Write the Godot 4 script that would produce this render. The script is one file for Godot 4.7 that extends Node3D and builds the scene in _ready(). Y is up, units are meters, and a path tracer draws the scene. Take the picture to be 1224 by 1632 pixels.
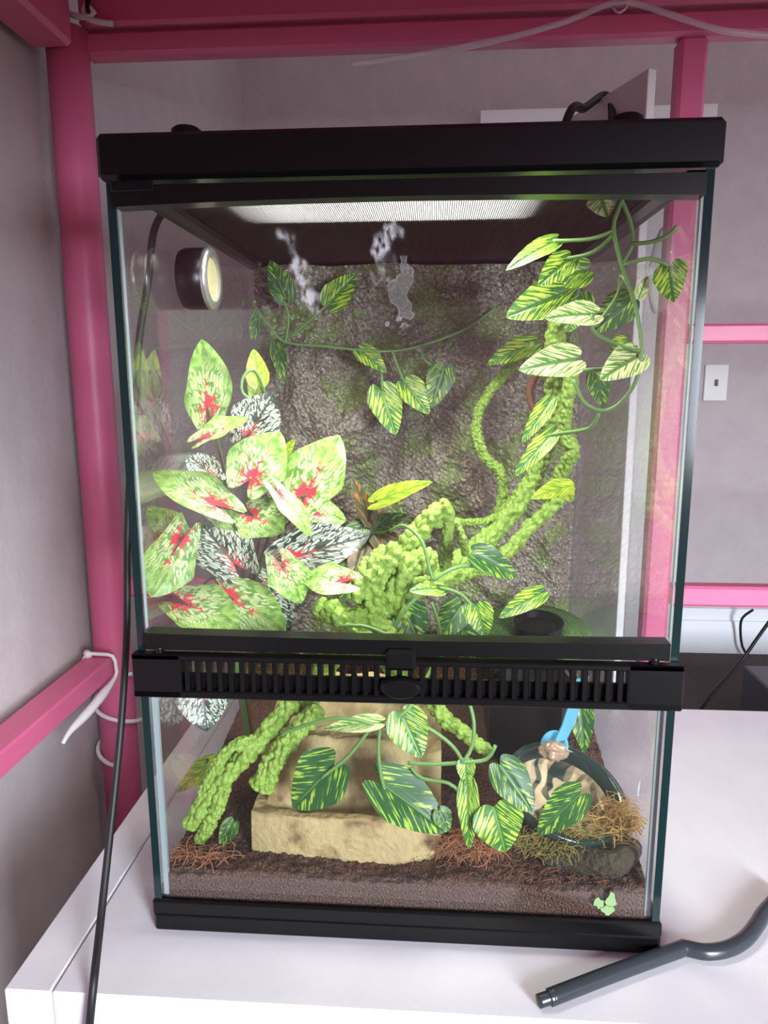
extends Node3D

# ---------------------------------------------------------------- camera model (photo taken as 1224 x 1632)
const FOCAL := 1150.0
const EYE := Vector3(0.0254, 0.5009, 0.5725)
var cam_basis := Basis.from_euler(Vector3(-0.1819, 0.0691, -0.0035))
var M := {}
var used := {}

func ray(x: float, y: float) -> Vector3:
	return cam_basis * Vector3((x - 612.0) / FOCAL, -(y - 816.0) / FOCAL, -1.0)

func at(x: float, y: float, z: float) -> Vector3:      # the point of that sight line on the plane z
	var d := ray(x, y)
	return EYE + d * ((z - EYE.z) / d.z)

func at_h(x: float, y: float, h: float) -> Vector3:    # ... on the level h
	var d := ray(x, y)
	return EYE + d * ((h - EYE.y) / d.y)

func at_side(x: float, y: float, side: float) -> Vector3:
	var d := ray(x, y)
	return EYE + d * ((side - EYE.x) / d.x)

func metres(px: float, p: Vector3) -> float:
	return px * (EYE - p).dot(cam_basis.z) / FOCAL

# ---------------------------------------------------------------- nodes
func numbered(called: String) -> String:
	if not used.has(called):
		used[called] = 0
		return called
	used[called] += 1
	return "%s_%03d" % [called, used[called]]

func tag(o: Node3D, label: String, category: String, group := "") -> Node3D:
	o.set_meta("label", label)
	o.set_meta("category", category)
	if group != "":
		o.set_meta("group", group)
	return o

func thing(called: String, label: String, category: String, where := Vector3.ZERO, group := "") -> Node3D:
	var o := Node3D.new()
	o.name = numbered(called)
	add_child(o, true)
	o.position = where
	tag(o, label, category, group)
	return o

func put(called: String, mesh: Mesh, mat: Material, parent: Node = self, where := Vector3.ZERO) -> MeshInstance3D:
	var o := MeshInstance3D.new()
	o.name = numbered(called) if parent == self else called
	o.mesh = mesh
	o.material_override = mat
	parent.add_child(o, true)
	o.position = where
	return o

func struct(called: String, mesh: Mesh, mat: Material, where := Vector3.ZERO) -> MeshInstance3D:
	var o := put(called, mesh, mat, self, where)
	o.set_meta("kind", "structure")
	return o

# mesh given in world coordinates, re-based on its parent
func puta(called: String, mesh: Mesh, mat: Material, parent: Node3D) -> MeshInstance3D:
	var off := Vector3.ZERO
	var n: Node = parent
	while n is Node3D and n != self:
		off += (n as Node3D).position
		n = n.get_parent()
	return put(called, mesh, mat, parent, -off)

# ---------------------------------------------------------------- shapes
func tri(st: SurfaceTool, a: Vector3, b: Vector3, c: Vector3, out: Vector3) -> void:
	if (c - a).cross(b - a).dot(out) < 0.0:
		var t := b
		b = c
		c = t
	st.add_vertex(a)
	st.add_vertex(b)
	st.add_vertex(c)

func quad(st: SurfaceTool, a: Vector3, b: Vector3, c: Vector3, d: Vector3, out: Vector3) -> void:
	tri(st, a, b, c, out)
	tri(st, a, c, d, out)

func start() -> SurfaceTool:
	var st := SurfaceTool.new()
	st.begin(Mesh.PRIMITIVE_TRIANGLES)
	st.set_smooth_group(-1)
	return st

func finish(st: SurfaceTool) -> ArrayMesh:
	st.generate_normals()
	return st.commit()

# a box with chamfered edges, lo..hi
func add_box(st: SurfaceTool, lo: Vector3, hi: Vector3, b := 0.0) -> void:
	var c := (lo + hi) / 2.0
	var h := (hi - lo) / 2.0
	b = minf(b, minf(h.x, minf(h.y, h.z)) * 0.9)
	for ax in 3:
		var u := (ax + 1) % 3
		var v := (ax + 2) % 3
		for s in [-1.0, 1.0]:
			var p := []
			for k in [[-1, -1], [1, -1], [1, 1], [-1, 1]]:
				var q := Vector3.ZERO
				q[ax] = s * h[ax]
				q[u] = k[0] * (h[u] - b)
				q[v] = k[1] * (h[v] - b)
				p.append(c + q)
			var n := Vector3.ZERO
			n[ax] = s
			quad(st, p[0], p[1], p[2], p[3], n)
	if b <= 0.0:
		return
	for ax in 3:
		var u := (ax + 1) % 3
		var v := (ax + 2) % 3
		for su in [-1.0, 1.0]:
			for sv in [-1.0, 1.0]:
				var p := []
				for k in [[-1, 0], [1, 0], [1, 1], [-1, 1]]:
					var q := Vector3.ZERO
					q[ax] = k[0] * (h[ax] - b)
					q[u] = su * (h[u] - (0.0 if k[1] == 0 else b))
					q[v] = sv * (h[v] - (b if k[1] == 0 else 0.0))
					p.append(c + q)
				var n := Vector3.ZERO
				n[u] = su
				n[v] = sv
				quad(st, p[0], p[1], p[2], p[3], n)
	for sx in [-1.0, 1.0]:
		for sy in [-1.0, 1.0]:
			for sz in [-1.0, 1.0]:
				var s := Vector3(sx, sy, sz)
				tri(st, c + s * Vector3(h.x, h.y - b, h.z - b), c + s * Vector3(h.x - b, h.y, h.z - b), c + s * Vector3(h.x - b, h.y - b, h.z), s)

func box(lo: Vector3, hi: Vector3, b := 0.0) -> ArrayMesh:
	var st := start()
	add_box(st, lo, hi, b)
	return finish(st)

# a polygon in x, y pushed from z0 to z1
func prism(poly: PackedVector2Array, z0: float, z1: float) -> ArrayMesh:
	var st := start()
	var idx := Geometry2D.triangulate_polygon(poly)
	var cw := Geometry2D.is_polygon_clockwise(poly)
	for i in range(0, idx.size(), 3):
		var a := poly[idx[i]]
		var b := poly[idx[i + 1]]
		var c := poly[idx[i + 2]]
		tri(st, Vector3(a.x, a.y, z1), Vector3(b.x, b.y, z1), Vector3(c.x, c.y, z1), Vector3(0, 0, z1 - z0))
		tri(st, Vector3(a.x, a.y, z0), Vector3(b.x, b.y, z0), Vector3(c.x, c.y, z0), Vector3(0, 0, z0 - z1))
	for i in poly.size():
		var a := poly[i]
		var b := poly[(i + 1) % poly.size()]
		var o := Vector3(b.y - a.y, a.x - b.x, 0) * (-1.0 if cw else 1.0)
		quad(st, Vector3(a.x, a.y, z0), Vector3(b.x, b.y, z0), Vector3(b.x, b.y, z1), Vector3(a.x, a.y, z1), o)
	return finish(st)

# smooth path through points
func path(pts: Array, step: float) -> PackedVector3Array:
	var out := PackedVector3Array()
	var n := pts.size()
	for i in n - 1:
		var p0: Vector3 = pts[maxi(i - 1, 0)]
		var p1: Vector3 = pts[i]
		var p2: Vector3 = pts[i + 1]
		var p3: Vector3 = pts[mini(i + 2, n - 1)]
		var k := maxi(2, int(ceil(p1.distance_to(p2) / step)))
		for j in k:
			out.append(p1.cubic_interpolate(p2, p0, p3, float(j) / k))
	out.append(pts[n - 1])
	return out

# tube along a path; r may be a number or a callable(t, angle, position) giving the radius
func add_tube(st: SurfaceTool, pts: PackedVector3Array, r, sides := 10, cap := true, color = null) -> void:
	var n := pts.size()
	var first := Vector3.UP
	var rows := []
	var t0 := (pts[1] - pts[0]).normalized()
	first = (Vector3.UP if absf(t0.y) < 0.9 else Vector3.RIGHT)
	var side := t0.cross(first).normalized()
	for i in n:
		var t := (pts[mini(i + 1, n - 1)] - pts[maxi(i - 1, 0)]).normalized()
		side = (side - t * side.dot(t)).normalized()
		var up := side.cross(t)
		var row := PackedVector3Array()
		for j in sides:
			var a := TAU * j / sides
			var d := side * cos(a) + up * sin(a)
			var rr: float = r.call(float(i) / (n - 1), a, pts[i], d) if r is Callable else r
			row.append(pts[i] + d * rr)
		rows.append(row)
	for i in n - 1:
		for j in sides:
			var k := (j + 1) % sides
			var o: Vector3 = rows[i][j] - pts[i]
			quad(st, rows[i][j], rows[i][k], rows[i + 1][k], rows[i + 1][j], o)
	if cap:
		for e in [0, n - 1]:
			var o := (pts[0] - pts[1]) if e == 0 else (pts[n - 1] - pts[n - 2])
			for j in sides:
				tri(st, pts[e] , rows[e][j], rows[e][(j + 1) % sides], o)

func tube(pts: Array, r, step := 0.006, sides := 10) -> ArrayMesh:
	var st := SurfaceTool.new()
	st.begin(Mesh.PRIMITIVE_TRIANGLES)
	st.set_smooth_group(0)
	add_tube(st, path(pts, step), r, sides)
	return finish(st)

# profile [radius, height] turned round an axis
func lathe(profile: Array, sides := 40, stretch := Vector3.ONE) -> ArrayMesh:
	var st := SurfaceTool.new()
	st.begin(Mesh.PRIMITIVE_TRIANGLES)
	for i in profile.size() - 1:
		st.set_smooth_group(i + 1 if (profile[i] as Array).size() < 3 else 0)
		var p0: Array = profile[i]
		var p1: Array = profile[i + 1]
		var rr: float = p1[0] - p0[0]
		var hh: float = p1[1] - p0[1]
		for j in sides:
			var a := TAU * j / sides
			var b := TAU * (j + 1) / sides
			var da := Vector3(cos(a), 0, sin(a)) * stretch
			var db := Vector3(cos(b), 0, sin(b)) * stretch
			var up := Vector3(0, 1, 0)
			var o := (da + db) * hh - up * rr * 2.0
			var A: Vector3 = da * p0[0] + up * p0[1]
			var B: Vector3 = db * p0[0] + up * p0[1]
			var C: Vector3 = db * p1[0] + up * p1[1]
			var D: Vector3 = da * p1[0] + up * p1[1]
			if p0[0] > 1e-6:
				tri(st, A, B, C, o)
			if p1[0] > 1e-6:
				tri(st, A, C, D, o)
	return finish(st)

# a leaf: from where its stalk meets it (b) to its tip (t); heart-shaped with lobes behind the stalk
func leaf_mesh(b: Vector3, t: Vector3, width: float, facing: Vector3, back := 0.2, cup := 0.18, droop := 0.12, wave := 0.03, seed_ := 0.0) -> ArrayMesh:
	var nu := 12
	var nv := 14
	var L := b.distance_to(t)
	var dir := (t - b).normalized()
	var nrm := (facing - dir * facing.dot(dir)).normalized()
	var side := dir.cross(nrm).normalized()
	var W := width / 2.0
	var V := PackedVector3Array()
	var UVs := PackedVector2Array()
	for i in nv + 1:
		var v := float(i) / nv
		for j in nu + 1:
			var u := float(j) / nu * 2.0 - 1.0
			var f := pow(1.0 - pow(v, 1.6), 0.75) * (0.80 + 0.2 * smoothstep(0.0, 0.3, v))
			if i == 0:
				f *= 0.93
			var x := u * f * W
			var y := v * L - back * L * sin(PI * pow(absf(u), 0.85)) * pow(1.0 - v, 2.0)
			var q := x / W
			var z := cup * W * q * q - droop * L * pow(y / L, 2.0) + droop * L * maxf(y / L, 0.0) + wave * W * sin(y / L * 9.0 + u * 2.5 + seed_) * absf(q)
			z -= 0.10 * W * (1.0 - absf(q)) * (1.0 if absf(u) < 0.05 else 0.0)
			V.append(b + dir * y + side * x + nrm * z)
			UVs.append(Vector2(q * 0.5 + 0.5, (y / L + back) / (1.0 + back)))
	var st := SurfaceTool.new()
	st.begin(Mesh.PRIMITIVE_TRIANGLES)
	st.set_smooth_group(0)
	for k in V.size():
		st.set_uv(UVs[k])
		st.add_vertex(V[k])
	for i in nv:
		for j in nu:
			var a := i * (nu + 1) + j
			for k in [a, a + nu + 1, a + 1, a + 1, a + nu + 1, a + nu + 2]:
				st.add_index(k)
	st.generate_normals()
	return st.commit()

# ---------------------------------------------------------------- materials
func mat(called: String, c: Color, rough := 0.6, metal := 0.0) -> StandardMaterial3D:
	var m := StandardMaterial3D.new()
	m.resource_name = called
	m.albedo_color = c
	m.roughness = rough
	m.metallic = metal
	M[called] = m
	return m

func c8(r: int, g: int, b: int) -> Color:
	return Color8(r, g, b)

func noise(freq: float, seed_: int, type := FastNoiseLite.TYPE_SIMPLEX_SMOOTH, oct := 3) -> FastNoiseLite:
	var n := FastNoiseLite.new()
	n.noise_type = type
	n.frequency = freq
	n.seed = seed_
	n.fractal_type = FastNoiseLite.FRACTAL_FBM if oct > 1 else FastNoiseLite.FRACTAL_NONE
	n.fractal_octaves = oct
	return n

func noise_tex(freq: float, seed_: int, cols: Array, size := 512, type := FastNoiseLite.TYPE_SIMPLEX_SMOOTH) -> ImageTexture:
	var n := noise(freq, seed_, type, 4)
	var im := n.get_seamless_image(size, size)
	im.convert(Image.FORMAT_RGB8)
	var out := Image.create(size, size, false, Image.FORMAT_RGB8)
	var g := Gradient.new()
	g.offsets = PackedFloat32Array()
	g.colors = PackedColorArray()
	for i in cols.size():
		g.add_point(float(i) / (cols.size() - 1), cols[i])
	for y in size:
		for x in size:
			out.set_pixel(x, y, g.sample(im.get_pixel(x, y).r))
	return ImageTexture.create_from_image(out)

func relief(m: StandardMaterial3D, freq: float, seed_: int, cm: float, scale: float, type := FastNoiseLite.TYPE_SIMPLEX_SMOOTH) -> void:
	m.heightmap_enabled = true
	m.heightmap_scale = cm
	m.heightmap_texture = noise_tex(freq, seed_, [Color.BLACK, Color.WHITE], 256, type)
	m.uv1_triplanar = true
	m.uv1_scale = Vector3.ONE * scale

func pothos_tex(seed_: int, dark: Color, pale: Color, amount: float) -> ImageTexture:
	var w := 192
	var h := 256
	var n1 := noise(0.035, seed_, FastNoiseLite.TYPE_SIMPLEX_SMOOTH, 3)
	var n2 := noise(0.02, seed_ + 7, FastNoiseLite.TYPE_SIMPLEX_SMOOTH, 2)
	var im := Image.create(w, h, false, Image.FORMAT_RGB8)
	for y in h:
		for x in w:
			var q := absf(float(x) / w * 2.0 - 1.0)
			var side := 0.0 if x < w / 2 else 400.0
			var v := float(y) / h
			var s := v - 0.85 * pow(q, 1.2) * (1.0 - 0.45 * v)
			var wob := n2.get_noise_2d(x, y)
			# streaks drawn out along the side veins
			var st := n1.get_noise_2d(s * 330.0 + side, q * 34.0)
			var vein := sin(s * 44.0 + side)
			var k := smoothstep(-0.02, 0.22, st + 0.10 * vein + 0.18 * wob + amount)
			k *= smoothstep(0.03, 0.14, q)
			var c := dark.lerp(pale, k * 0.95)
			c = c.lerp(dark.darkened(0.25), 0.35 * smoothstep(0.86, 1.0, vein) * (1.0 - k))
			if q < 0.02:
				c = dark.lerp(pale, 0.5)
			im.set_pixel(x, y, c)
	return ImageTexture.create_from_image(im)

func caladium_tex(seed_: int, dark_kind: bool) -> ImageTexture:
	var w := 256
	var h := 288
	var n1 := noise(0.025, seed_, FastNoiseLite.TYPE_SIMPLEX_SMOOTH, 3)
	var cell := noise(1.0, seed_ + 3, FastNoiseLite.TYPE_CELLULAR, 1)
	cell.cellular_return_type = FastNoiseLite.RETURN_DISTANCE2_SUB
	var im := Image.create(w, h, false, Image.FORMAT_RGB8)
	var green := c8(92, 140, 52)
	var lime := c8(132, 170, 72)
	var pale := c8(196, 210, 168)
	var red := c8(214, 52, 66)
	var ca := 0.26
	for y in h:
		for x in w:
			var u := float(x) / w * 2.0 - 1.0
			var v := float(y) / h
			var dx := u * 0.62
			var dy := v - ca
			var r := sqrt(dx * dx + dy * dy)
			var th := atan2(dx, dy)
			var wob := n1.get_noise_2d(x, y)
			# red rays: strong along the midrib, short to the sides
			var ray_ := 0.0
			for k in 7:
				var a: float = [0.0, 0.85, -0.85, 1.6, -1.6, 2.4, -2.4][k]
				var reach: float = 0.50 if k == 0 else 0.30
				var d := absf(wrapf(th - a + wob * 0.3, -PI, PI)) * r
				ray_ = maxf(ray_, 1.0 - d / (0.045 * maxf(0.02, 1.0 - r / reach)))
			ray_ = clampf(ray_, 0.0, 1.0)
			# net of veins drawn out towards the edge
			var s := v - 0.62 * absf(u) + wob * 0.05
			var cd := cell.get_noise_2d(s * (18.0 if dark_kind else 17.0) + (0.0 if u < 0.0 else 90.0), absf(u) * 4.6 + v * 1.5) + 1.0
			var rim := maxf(absf(u) * 1.02, maxf(v, 0.0)) + wob * 0.25
			var c: Color
			if dark_kind:
				var k := smoothstep(0.13, 0.27, cd + wob * 0.15)
				k *= smoothstep(0.015, 0.05, absf(u)) * (1.0 - smoothstep(0.84, 0.95, rim))
				c = c8(32, 54, 38).lerp(c8(188, 200, 182), k)
				c = c.lerp(red, smoothstep(0.2, 0.8, ray_) * 0.85)
				c = c.lerp(red, 1.0 - smoothstep(0.03, 0.09, r + wob * 0.06))
			else:
				c = green.lerp(lime, smoothstep(-0.3, 0.4, wob))
				var k := smoothstep(0.08, 0.34, cd + wob * 0.35)
				k *= 1.0 - smoothstep(0.50, 0.88, rim)
				c = c.lerp(pale, 0.30 * smoothstep(0.25, 0.5, cd))
				c = c.lerp(pale, k * 0.9)
				c = c.lerp(red, smoothstep(0.1, 0.8, ray_))
				c = c.lerp(red, 1.0 - smoothstep(0.08, 0.18, r + wob * 0.14))
			im.set_pixel(x, y, c)
	return ImageTexture.create_from_image(im)

func leaf_mat(called: String, t: Texture2D, rough := 0.42) -> void:
	var m := mat(called, Color.WHITE, rough)
	m.albedo_texture = t
	m.cull_mode = BaseMaterial3D.CULL_DISABLED
	m.texture_repeat = false
	m.backlight_enabled = true
	m.backlight = Color(0.35, 0.4, 0.25)

func make_materials() -> void:
	var m := mat("black_plastic", c8(11, 11, 12), 0.30)
	m.metallic_specular = 0.38
	mat("black_rubber", c8(22, 22, 23), 0.5)
	m = mat("pink_paint", c8(210, 102, 140), 0.42)
	relief(m, 0.02, 4, 0.03, 6.0)
	m = mat("wall_paint", c8(192, 182, 182), 0.9)
	m.albedo_texture = noise_tex(0.012, 12, [c8(244, 243, 244), c8(255, 255, 255)], 256)
	relief(m, 0.05, 9, 0.05, 3.0)
	mat("ceiling_paint", c8(192, 182, 182), 0.95)
	mat("trim_paint", c8(224, 228, 232), 0.5)
	m = mat("carpet", c8(255, 255, 255), 1.0)
	m.albedo_texture = noise_tex(0.08, 21, [c8(62, 52, 50), c8(104, 92, 88)], 512)
	relief(m, 0.15, 22, 0.4, 7.0)
	m = mat("table_white", c8(230, 230, 233), 0.33)
	m.albedo_texture = noise_tex(0.02, 31, [c8(246, 246, 248), c8(255, 255, 255)], 256)
	m.uv1_triplanar = true
	m.uv1_scale = Vector3.ONE * 2.0
	m = mat("glass", Color(1, 1, 1, 0.0), 0.0)
	m.transparency = BaseMaterial3D.TRANSPARENCY_ALPHA
	m.albedo_color = Color(0.95, 1.0, 0.97, 0.002)
	m = mat("glass_edge", c8(14, 38, 38), 0.12)
	m = mat("silicone", c8(142, 158, 160), 0.4)
	m = mat("clear_plastic", Color(0.95, 0.98, 0.98, 0.2), 0.08)
	m.transparency = BaseMaterial3D.TRANSPARENCY_ALPHA
	mat("silver", c8(196, 198, 200), 0.3, 0.85)
	mat("dial", c8(158, 154, 118), 0.5)
	mat("steel_wire", c8(40, 40, 42), 0.5, 0.3)
	mat("led_white", c8(235, 240, 255), 0.5)
	M.led_white.emission_enabled = true
	M.led_white.emission = Color(0.9, 0.95, 1.0)
	M.led_white.emission_energy_multiplier = 0.7
	mat("led_violet", c8(120, 90, 255), 0.5)
	M.led_violet.emission_enabled = true
	M.led_violet.emission = Color(0.35, 0.25, 1.0)
	M.led_violet.emission_energy_multiplier = 1.6
	m = mat("rock", Color.WHITE, 0.33)
	m.vertex_color_use_as_albedo = true
	m = mat("soil", Color.WHITE, 0.95)
	m.albedo_texture = noise_tex(0.09, 41, [c8(46, 31, 23), c8(90, 62, 48), c8(126, 96, 78)], 512)
	relief(m, 0.16, 42, 0.6, 9.0)
	mat("fibre_rust", c8(146, 98, 68), 0.9)
	mat("fibre_brown", c8(112, 76, 52), 0.9)
	mat("fibre_gold", c8(156, 124, 70), 0.9)
	mat("fibre_moss", c8(126, 116, 58), 0.9)
	m = mat("hide_stone", Color.WHITE, 0.75)
	m.albedo_texture = noise_tex(0.012, 51, [c8(92, 66, 44), c8(146, 128, 86), c8(178, 162, 114), c8(168, 152, 106), c8(180, 166, 122)], 256)
	relief(m, 0.06, 52, 0.12, 8.0)
	m = mat("bark", Color.WHITE, 0.85)
	m.albedo_texture = noise_tex(0.03, 61, [c8(38, 34, 22), c8(60, 50, 34), c8(52, 62, 32)], 256)
	relief(m, 0.05, 62, 0.5, 10.0)
	m = mat("moss_vine", Color.WHITE, 0.55)
	m.albedo_texture = noise_tex(0.03, 71, [c8(98, 132, 48), c8(130, 164, 64), c8(152, 182, 84)], 256)
	relief(m, 0.14, 72, 0.12, 14.0)
	mat("stem_green", c8(98, 138, 74), 0.45)
	mat("stem_brown", c8(112, 92, 60), 0.6)
	mat("stem_dark", c8(70, 66, 38), 0.6)
	mat("twig", c8(120, 84, 60), 0.7)
	leaf_mat("pothos", pothos_tex(3, c8(52, 112, 40), c8(188, 210, 74), 0.05))
	leaf_mat("pothos_dark", pothos_tex(15, c8(34, 84, 38), c8(160, 190, 62), -0.17))
	leaf_mat("pothos_pale", pothos_tex(27, c8(84, 142, 58), c8(226, 232, 170), 0.22), 0.3)
	leaf_mat("pothos_lime", pothos_tex(39, c8(112, 160, 36), c8(196, 214, 70), 0.25))
	leaf_mat("croton", pothos_tex(44, c8(58, 70, 26), c8(186, 110, 40), -0.15))
	leaf_mat("caladium_a", caladium_tex(5, false))
	leaf_mat("caladium_b", caladium_tex(18, false))
	leaf_mat("caladium_dark", caladium_tex(33, true))
	mat("dish_glaze", c8(34, 52, 46), 0.12)
	mat("food", c8(150, 128, 104), 0.3)
	mat("spoon_blue", c8(84, 160, 196), 0.3)
	m = mat("moss_green", Color.WHITE, 0.9)
	m.albedo_texture = noise_tex(0.05, 81, [c8(60, 94, 46), c8(100, 138, 72)], 256)
	relief(m, 0.12, 82, 0.5, 12.0)
	mat("panel_white", c8(226, 226, 224), 0.5)
	mat("panel_face", c8(150, 148, 146), 0.5)
	mat("grey_box", c8(96, 96, 104), 0.6)
	mat("grey_plastic", c8(46, 52, 57), 0.26)
	mat("cord_white", c8(230, 226, 226), 0.4)
	m = mat("cord_clear", Color(0.92, 0.92, 0.94, 0.28), 0.2)
	m.transparency = BaseMaterial3D.TRANSPARENCY_ALPHA
	mat("slat", c8(225, 225, 225), 0.5)
	mat("mattress", c8(215, 208, 212), 0.9)

# ---------------------------------------------------------------- builders
func facing_eye(p: Vector3, up := 0.45, across := 0.0) -> Vector3:
	return (EYE - p).normalized() + Vector3(across, up, 0.0)

# spec: [stalk x, y, tip x, y, z at stalk, z at tip, width px, material, up, across, lobes]
func add_leaf(parent: Node3D, s: Array, k: int, heart: float, cup := 0.18, wave := 0.03) -> Array:
	var b := at(s[0], s[1], s[4])
	var t := at(s[2], s[3], s[5])
	var w := metres(s[6], (b + t) / 2.0)
	var up: float = s[8] if s.size() > 8 else 0.45
	var ac: float = s[9] if s.size() > 9 else 0.0
	var back: float = s[10] if s.size() > 10 else heart
	puta("leaf", leaf_mesh(b, t, w, facing_eye(b, up, ac), back, cup, 0.14, wave, k * 1.7), M[s[7]], parent)
	return [b, t]

func stem(parent: Node3D, pts: Array, r: float, m: String, called := "stem", r_end := -1.0) -> void:
	var p := []
	for q in pts:
		p.append(q if q is Vector3 else at(q[0], q[1], q[2]))
	var e := r if r_end < 0.0 else r_end
	puta(called, tube(p, func(t, _a, _p, _d): return lerpf(r, e, t), 0.006, 7), M[m], parent)

func moss_strand(parent: Node3D, pts: Array, r: float, seed_: int, lump := 0.55, r_end := -1.0) -> void:
	var p := []
	for q in pts:
		p.append(at(q[0], q[1], q[2]))
	var e := r if r_end < 0.0 else r_end
	var cell := noise(1.0, seed_, FastNoiseLite.TYPE_CELLULAR, 1)
	cell.frequency = 1.0
	cell.cellular_return_type = FastNoiseLite.RETURN_DISTANCE
	cell.cellular_jitter = 0.9
	var big := noise(1.0, seed_ + 5, FastNoiseLite.TYPE_SIMPLEX_SMOOTH, 2)
	var fr := clampf(1.5 / r, 130.0, 230.0)
	var f := func(t: float, _a: float, c: Vector3, d: Vector3) -> float:
		var rr := lerpf(r, e, t)
		var q := c + d * rr
		var cd: float = cell.get_noise_3dv(q * fr) + 1.0
		var bump := clampf(1.15 - cd * 1.45, 0.0, 1.0)
		bump = sqrt(bump)
		var ends := pow(clampf(minf(t, 1.0 - t) * 22.0, 0.02, 1.0), 0.5)
		return rr * ends * (0.50 + lump * 1.05 * bump + 0.30 * big.get_noise_3dv(q * 40.0))
	var st := SurfaceTool.new()
	st.begin(Mesh.PRIMITIVE_TRIANGLES)
	st.set_smooth_group(0)
	add_tube(st, path(p, 0.0010), f, 52)
	puta("strand", finish(st), M.moss_vine, parent)

# fibres scattered round points: one MultiMesh, uncountable
func fibres(called: String, parent: Node3D, spots: Array, count: int, len_: float, rad: float, m: String, seed_: int) -> MultiMeshInstance3D:
	var rng := RandomNumberGenerator.new()
	rng.seed = seed_
	var st := SurfaceTool.new()
	st.begin(Mesh.PRIMITIVE_TRIANGLES)
	st.set_smooth_group(0)
	add_tube(st, path([Vector3(-0.5, 0, 0), Vector3(-0.2, 0.14, 0.06), Vector3(0.15, 0.10, -0.08), Vector3(0.5, -0.05, 0.05)], 0.12), 0.5 * rad / len_, 4, false)
	var mesh := finish(st)
	mesh.surface_set_material(0, M[m])
	var mm := MultiMesh.new()
	mm.transform_format = MultiMesh.TRANSFORM_3D
	mm.mesh = mesh
	mm.instance_count = count
	for i in count:
		var s: Array = spots[rng.randi() % spots.size()]
		var c: Vector3 = s[0]
		var e: Vector3 = s[1]
		var p := c + Vector3(rng.randfn() * e.x, absf(rng.randfn()) * e.y, rng.randfn() * e.z) * 0.55
		p.x = clampf(p.x, -0.212, 0.212)
		p.z = clampf(p.z, -0.42, -0.015)
		var b := Basis.from_euler(Vector3(rng.randf_range(-0.6, 0.6), rng.randf() * TAU, rng.randf_range(-0.7, 0.7))).scaled(Vector3.ONE * len_ * rng.randf_range(0.5, 1.3))
		mm.set_instance_transform(i, Transform3D(b, p))
	var o := MultiMeshInstance3D.new()
	o.name = numbered(called) if parent == self else called
	o.multimesh = mm
	o.set_meta("kind", "stuff")
	parent.add_child(o, true)
	return o

func grid_mesh(nx: int, ny: int, f: Callable, out: Vector3, col = null) -> ArrayMesh:
	var st := SurfaceTool.new()
	st.begin(Mesh.PRIMITIVE_TRIANGLES)
	st.set_smooth_group(0)
	for j in ny + 1:
		for i in nx + 1:
			var p: Vector3 = f.call(float(i) / nx, float(j) / ny)
			if col != null:
				st.set_color(col.call(float(i) / nx, float(j) / ny, p))
			st.add_vertex(p)
	var a: Vector3 = f.call(0.5, 0.5)
	var b: Vector3 = f.call(0.5 + 2.0 / nx, 0.5)
	var c: Vector3 = f.call(0.5, 0.5 + 2.0 / ny)
	var flip := (c - a).cross(b - a).dot(out) < 0.0
	for j in ny:
		for i in nx:
			var q := j * (nx + 1) + i
			var t := [q, q + nx + 1, q + 1, q + 1, q + nx + 1, q + nx + 2] if flip else [q, q + 1, q + nx + 1, q + 1, q + nx + 2, q + nx + 1]
			for k in t:
				st.add_index(k)
	st.generate_normals()
	return st.commit()

# ================================================================ the scene
func _ready() -> void:
	# ---- camera
	var cam := Camera3D.new()
	cam.name = "camera"
	cam.fov = rad_to_deg(2.0 * atan(816.0 / FOCAL))
	cam.near = 0.02
	cam.far = 30.0
	cam.transform = Transform3D(cam_basis, EYE)
	add_child(cam)
	cam.current = true
	# ---- sky, exposure
	var we := WorldEnvironment.new()
	we.name = "environment"
	var env := Environment.new()
	env.background_mode = Environment.BG_COLOR
	env.background_color = Color(0.75, 0.85, 1.0)
	env.background_energy_multiplier = 1.0
	env.tonemap_mode = Environment.TONE_MAPPER_LINEAR
	env.tonemap_exposure = 1.0
	env.sdfgi_enabled = true
	env.ssao_enabled = true
	env.ssil_enabled = true
	we.environment = env
	add_child(we)
	# ---- daylight at the window in the right-hand wall
	var day := AreaLight3D.new()
	day.name = "window_daylight"
	day.area_size = Vector2(0.80, 1.27)
	day.light_energy = 25.0
	day.light_color = Color(0.93, 0.96, 1.0)
	day.area_range = 12.0
	day.shadow_enabled = true
	add_child(day)
	day.look_at_from_position(Vector3(1.535, 0.80, 2.43), Vector3(1.535, 0.80, 0.0))
	make_materials()
	print("materials ", Time.get_ticks_msec())
	build_room()
	build_bed()
	build_table()
	build_terrarium()
	print("tank ", Time.get_ticks_msec())
	build_rock()
	build_ground()
	print("rock ", Time.get_ticks_msec())
	build_caladium()
	build_vines()
	build_moss_vines()
	print("plants ", Time.get_ticks_msec())
	build_small_things()
	print("done ", Time.get_ticks_msec())

const FLOOR := -0.385
const BACK := -1.75
const LEFT := -0.56
const RIGHT := 3.4
const FRONT := 2.4
const TOP := 2.35

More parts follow.
